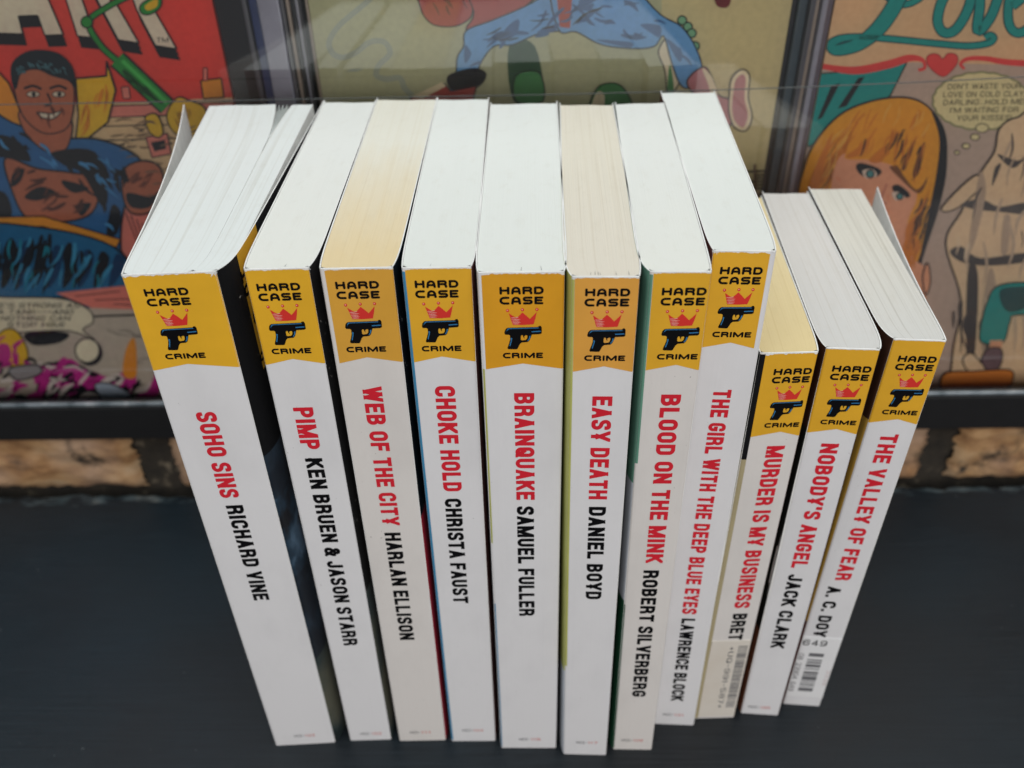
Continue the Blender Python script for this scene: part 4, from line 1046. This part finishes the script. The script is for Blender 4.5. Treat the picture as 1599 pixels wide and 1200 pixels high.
# the label printed on the front cover carries the same lettering, larger
def front_label():
    mb = MB(); F = S1.front
    for w, v, cap in (('HARD', 8.2, 3.3), ('CASE', 12.4, 3.3), ('CRIME', 32.6, 2.6)):
        text(mb, w, LOGO, cap, 14.5, lambda a, b: F(.060 + a / 133, v - b, 2), INK, gap=.16)
    mb.build('brand_lettering', S1.parts['front_cover'])
    mb = MB(); mb.poly([[(.062 + (u - 5) * 1.4 / 133, 16 + (v - 14.8) * 1.9) for u, v in GUN]], lambda a, b: F(a, b, 2), INK)
    mb.build('pistol_emblem', S1.parts['front_cover'])
front_label()
b2, _, _ = book('paperback with yellow topped spine and black cover, beside the thickest book', 203, (-65.3, 180.8), (-49.6, 180.9), (-66.9, 314.2), (-48.3, 312.9), 1.0,
     'PIMP', 7.5, (42.3, 57.1), 5.4, 'KEN BRUEN & JASON STARR', 7.6, (60.5, 145.1), 4.9, (('HCC-', '122'), 4.5, 199.4, 8.0), pw2, Y1,
     left=allm(WHITE), right=[(120, BLACKC), (999, DUSK)], wl=.9, wr=1.5, logo=(-2.85, .1, 1.0), yel=(.03, .03), rag=.6, nicks=((.62, 1.6),), seed=12, fray=((15.5, .7, 10),))
b3, _, _ = book('paperback with toned tan page tops and a dull yellow spine head', 203, (-46.3, 180.2), (-28.6, 180.1), (-47.5, 315.6), (-25.6, 314.3), 0.5,
     'WEB OF THE CITY', 8.6, (35.5, 87.3), 5.2, 'HARLAN ELLISON', 8.55, (90.5, 142.1), 4.9, (('HCC-', '111'), 4.5, 198.2, 8.0), pw3, Y3, spinemat=WARMWHITE,
     left=allm(WARMWHITE), right=[(88, BLACKC), (999, REDC)], wl=.8, wr=1.0, logo=(-1.85, -.3, 1.0), yel=(1.1, .03), rag=.55, seed=13)
b4, _, _ = book('slim paperback with blue left edge, between the tan topped book and the widest middle book', 203, (-26.3, 179.6), (-9.5, 179.3), (-24.9, 314.1), (-6.3, 313.3), 0.4,
     'CHOKE HOLD', 8.2, (35.3, 73.3), 5.4, 'CHRISTA FAUST', 8.0, (76.3, 123.0), 4.9, (('HCC-', '104'), 4.5, 196.6, 8.0), pw4, Y2,
     left=allm(BLUEC), right=allm(MAROON), wl=.6, wr=1.0, strips=((0.05, .75, 1.0, 202, BLUEC),), logo=(-2.25, -.45, 1.0), yel=(.75, .03), rag=.5, nicks=((.40, 1.2),), seed=14)
b5, _, _ = book('broad middle paperback with deep orange yellow spine head, two right of the tan topped book', 203, (-7.4, 176.4), (13.3, 175.8), (-5.2, 307.2), (18.5, 306.9), -0.3,
     'BRAINQUAKE', 10.55, (35.7, 74.1), 5.3, 'SAMUEL FULLER', 10.45, (76.7, 125.8), 5.0, (('HCC-', '115'), 6.8, 197.9, 8.2), pw4, Y5,
     left=allm(WHITE), right=allm(BLACKC), wl=.9, wr=.9, strips=((.02, .5, 28, 92, LIME), (.02, .4, 120, 202, BLUEC)), logo=(0, 0, 1.0), yel=(.85, .03), rag=.8, nicks=((.50, 2.2), (.74, 2.8)), seed=15)
b6, _, _ = book('paperback with cream page tops and a lime green back cover edge', 203, (16.2, 173.3), (32.1, 172.5), (20.0, 304.6), (38.6, 303.1), -1.6,
     'EASY DEATH', 8.55, (35.0, 71.5), 5.2, 'DANIEL BOYD', 8.6, (74.5, 114.5), 4.9, (('HCC-', '117'), 4.6, 195.7, 8.0), pw6, Y6,
     left=[(149, LIME), (999, PALEB)], right=allm(BLACKC), wl=2.0, wr=1.0, strips=((.02, .7, .8, 149, LIME),), logo=(-1.8, -.75, 1.0), yel=(.75, .03), rag=.45, nicks=((.28, 1.6), (.35, 2.6), (.40, 2.2), (.43, 1.4), (.67, 2.2), (.86, 2.6)), seed=16)
b7, _, _ = book('paperback with soft green back cover edge, left of the tall white edged spine', 203, (35.0, 174.8), (49.5, 174.2), (40.0, 304.0), (57.4, 304.4), -1.8,
     'BLOOD ON THE MINK', 8.1, (36.1, 100.2), 5.2, 'ROBERT SILVERBERG', 7.55, (103.6, 169.3), 4.8, (('HCC-', '106'), 3.0, 197.6, 8.0), pw2, Y2, spinemat=WARMWHITE,
     left=[(70, GREENC), (120, PALEB), (999, DGREEN)], right=allm(WARMWHITE), wl=2.6, wr=.5, strips=((.02, .8, .8, 60, GREENC), (.02, .35, 120, 202, DGREEN)), logo=(-1.85, .4, 1.0), yel=(.9, .03), rag=.45, seed=17)
b8, _, _ = book('tall paperback set back in the row with a white right edge and the longest title', 203, (52.0, 184.9), (67.2, 183.8), (58.4, 316.2), (77.7, 314.9), -1.7,
     'THE GIRL WITH THE DEEP BLUE EYES', 7.4, (42.2, 137.2), 4.9, 'LAWRENCE BLOCK', 7.5, (139.6, 187.3), 4.6, (('HCC-', '121'), 2.9, 197.2, 8.0), pw4, Y2,
     left=allm(MAROON), right=allm(WHITE), wl=.9, wr=.8, logo=(-2.8, .5, .985), yel=(.05, 1.35), rag=.9, seed=18, fray=((.4, .9, 10), (14.8, .5, 6)))
b9, sp9, S9 = book('small paperback with yellowed pages and a taped library barcode at its foot', 171, (67.75, 186.7), (83.5, 186.8), (77.6, 291.0), (94.6, 291.5), -0.4,
     'MURDER IS MY BUSINESS', 9.55, (33.0, 105.7), 5.3, 'BRET', 9.65, (108.7, 123.0), 5.0, None, pw9, Y2, spinemat=WARMWHITE,
     left=[(38, BLACKC), (999, KHAKI)], right=allm(RUST), wl=.5, wr=.8, logo=(-.45, 1.35, .985), yel=(1.5, .03), rag=.9, strips=((.02, 1.5, .4, 38, BLACKC), (.02, 1.5, 38, 170.5, KHAKI)), seed=19, fray=((2, .8, 10), (15.4, .6, 8), (9, .5, 4)))
b10, _, _ = book('small paperback with greyish page top and clean spine, between two barcoded ones', 171, (86.7, 188.6), (100.9, 187.2), (95.8, 295.5), (112.8, 294.7), -0.9,
     "NOBODY'S ANGEL", 7.45, (33.6, 87.4), 5.1, 'JACK CLARK', 7.2, (90.7, 129.8), 4.8, (('HCC-', '065'), 2.3, 167.2, 8.4), pw10, Y2,
     left=[(30, BROWNC), (118, TEALB), (999, RUST)], right=allm(BROWNC), wl=1.6, wr=1.9, logo=(-2.2, 1.75, .985), yel=(.03, .03), rag=.3, seed=20)
def valley_left(s, v):
    return BROWNC if v < 30 else (MUST if v < 124 else MAROON)
b11, sp11, S11 = book('small paperback at the right end with its front cover lifting open', 171, (104.3, 192.2), (118.2, 190.7), (114.2, 298.6), (134.0, 297.6), 1.3,
     'THE VALLEY OF FEAR', 7.3, (33.4, 98.1), 5.1, 'A. C. DOY', 5.6, (101.6, 128.8), 4.6, None, pw11, Y2,
     left=valley_left, right=allm(WHITE), wl=2.6, wr=.6, flareR=(6.0, 1.6, .15), logo=(-2.35, 1.4, .97), yel=(.03, .03), rag=.25, seed=21)

# ---- library stickers taped over two spines (stuck fast: parts of their books)
def slip(mb, S, us, vs, m):
    lift = lambda i, j: 5 + (5 if (i in (0, len(us) - 1) and j in (0, len(vs) - 1)) else 0)
    top = [[S(u, v, lift(i, j)) for i, u in enumerate(us)] for j, v in enumerate(vs)]; low = [[S(u, v, .5) for u in us] for v in vs]
    mb.grid(top, m)
    for a, b in ((top[0], low[0]), (top[-1], low[-1]), ([q[0] for q in top], [q[0] for q in low]), ([q[-1] for q in top], [q[-1] for q in low])): mb.grid([a, b], m, smooth=False)
def sticker9():
    tape = NT('yellowed_tape_label'); co = tape.coords()
    tape.l(tape.ramp(tape.noise(co, sc=70, detail=3), [(0.3, (0.68, 0.62, 0.54, 1)), (0.7, (0.73, 0.685, 0.62, 1))]), tape.p.inputs['Base Color'])
    tape.p.inputs['Roughness'].default_value = 0.28
    mb = MB(); n = 12
    slip(mb, S9, [1.5 + 14.0 * k / n for k in range(n + 1)], (123.4, 135, 145, 158, 169.5), tape.m)
    lab = mb.build('barcode_label', b9)
    mb = MB()
    text(mb, '+UQ-991-587+', THIN, 2.0, 37.5, lambda a, b: S9(8.15 + b, 126.6 + a, 6.0), GREYINK, gap=.14)
    mb.build('label_lettering', lab)
    mb = MB(); rnd = random.Random(5); v = 126.4
    while v < 163.5:
        w = rnd.choice((.28, .28, .5, .8)); mb.face([S9(11.45, v, 6.0), S9(14.85, v, 6.0), S9(14.85, v + w, 6.0), S9(11.45, v + w, 6.0)], FAINT); v += w + rnd.choice((.3, .3, .55))
    mb.build('barcode', lab)
sticker9()
def sticker11():
    wl = print_mat('white_sticker', (0.80, 0.80, 0.81, 1), rough=0.3, var=0.02)
    mb = MB(); n = 14
    us = [.05 + 13.8 * k / n for k in range(n + 1)]
    slip(mb, S11, us, (129.2, 138, 145, 156, 165.3), wl)
    lab = mb.build('barcode_label', b11)
    mb = MB()
    text(mb, '649', HAND, 3.2, 8.6, lambda a, b: S11(.5 + a, 133.9 - b, 6.0), INK, gap=.22)
    text(mb, '08 23904 649', THIN, 1.9, 23.2, lambda a, b: S11(.35 + b, 138.8 + a, 6.0), GREYINK, gap=.12, space=.6)
    mb.build('label_lettering', lab)
    mb = MB()
    for a, b in ((138.2, 140.2), (141.8, 142.6), (143.2, 144.2), (144.8, 146.6), (147.4, 148.0), (149.2, 150.6), (151.0, 151.8), (152.2, 154.6), (155.2, 155.8), (156.6, 157.4), (158.0, 158.6), (159.4, 161.6)):
        mb.face([S11(3.9, a, 6.0), S11(9.3, a, 6.0), S11(9.3, b, 6.0), S11(3.9, b, 6.0)], FAINT)
    mb.build('barcode', lab)
    mb = MB(); text(mb, '3339', THIN, 1.3, 9.0, lambda a, b: S11(12.2 + b, 148 + a, 6.0), print_mat('faint_pink_ink', (.62, .50, .50, 1)), gap=.2); mb.build('faint_print', lab)
sticker11()
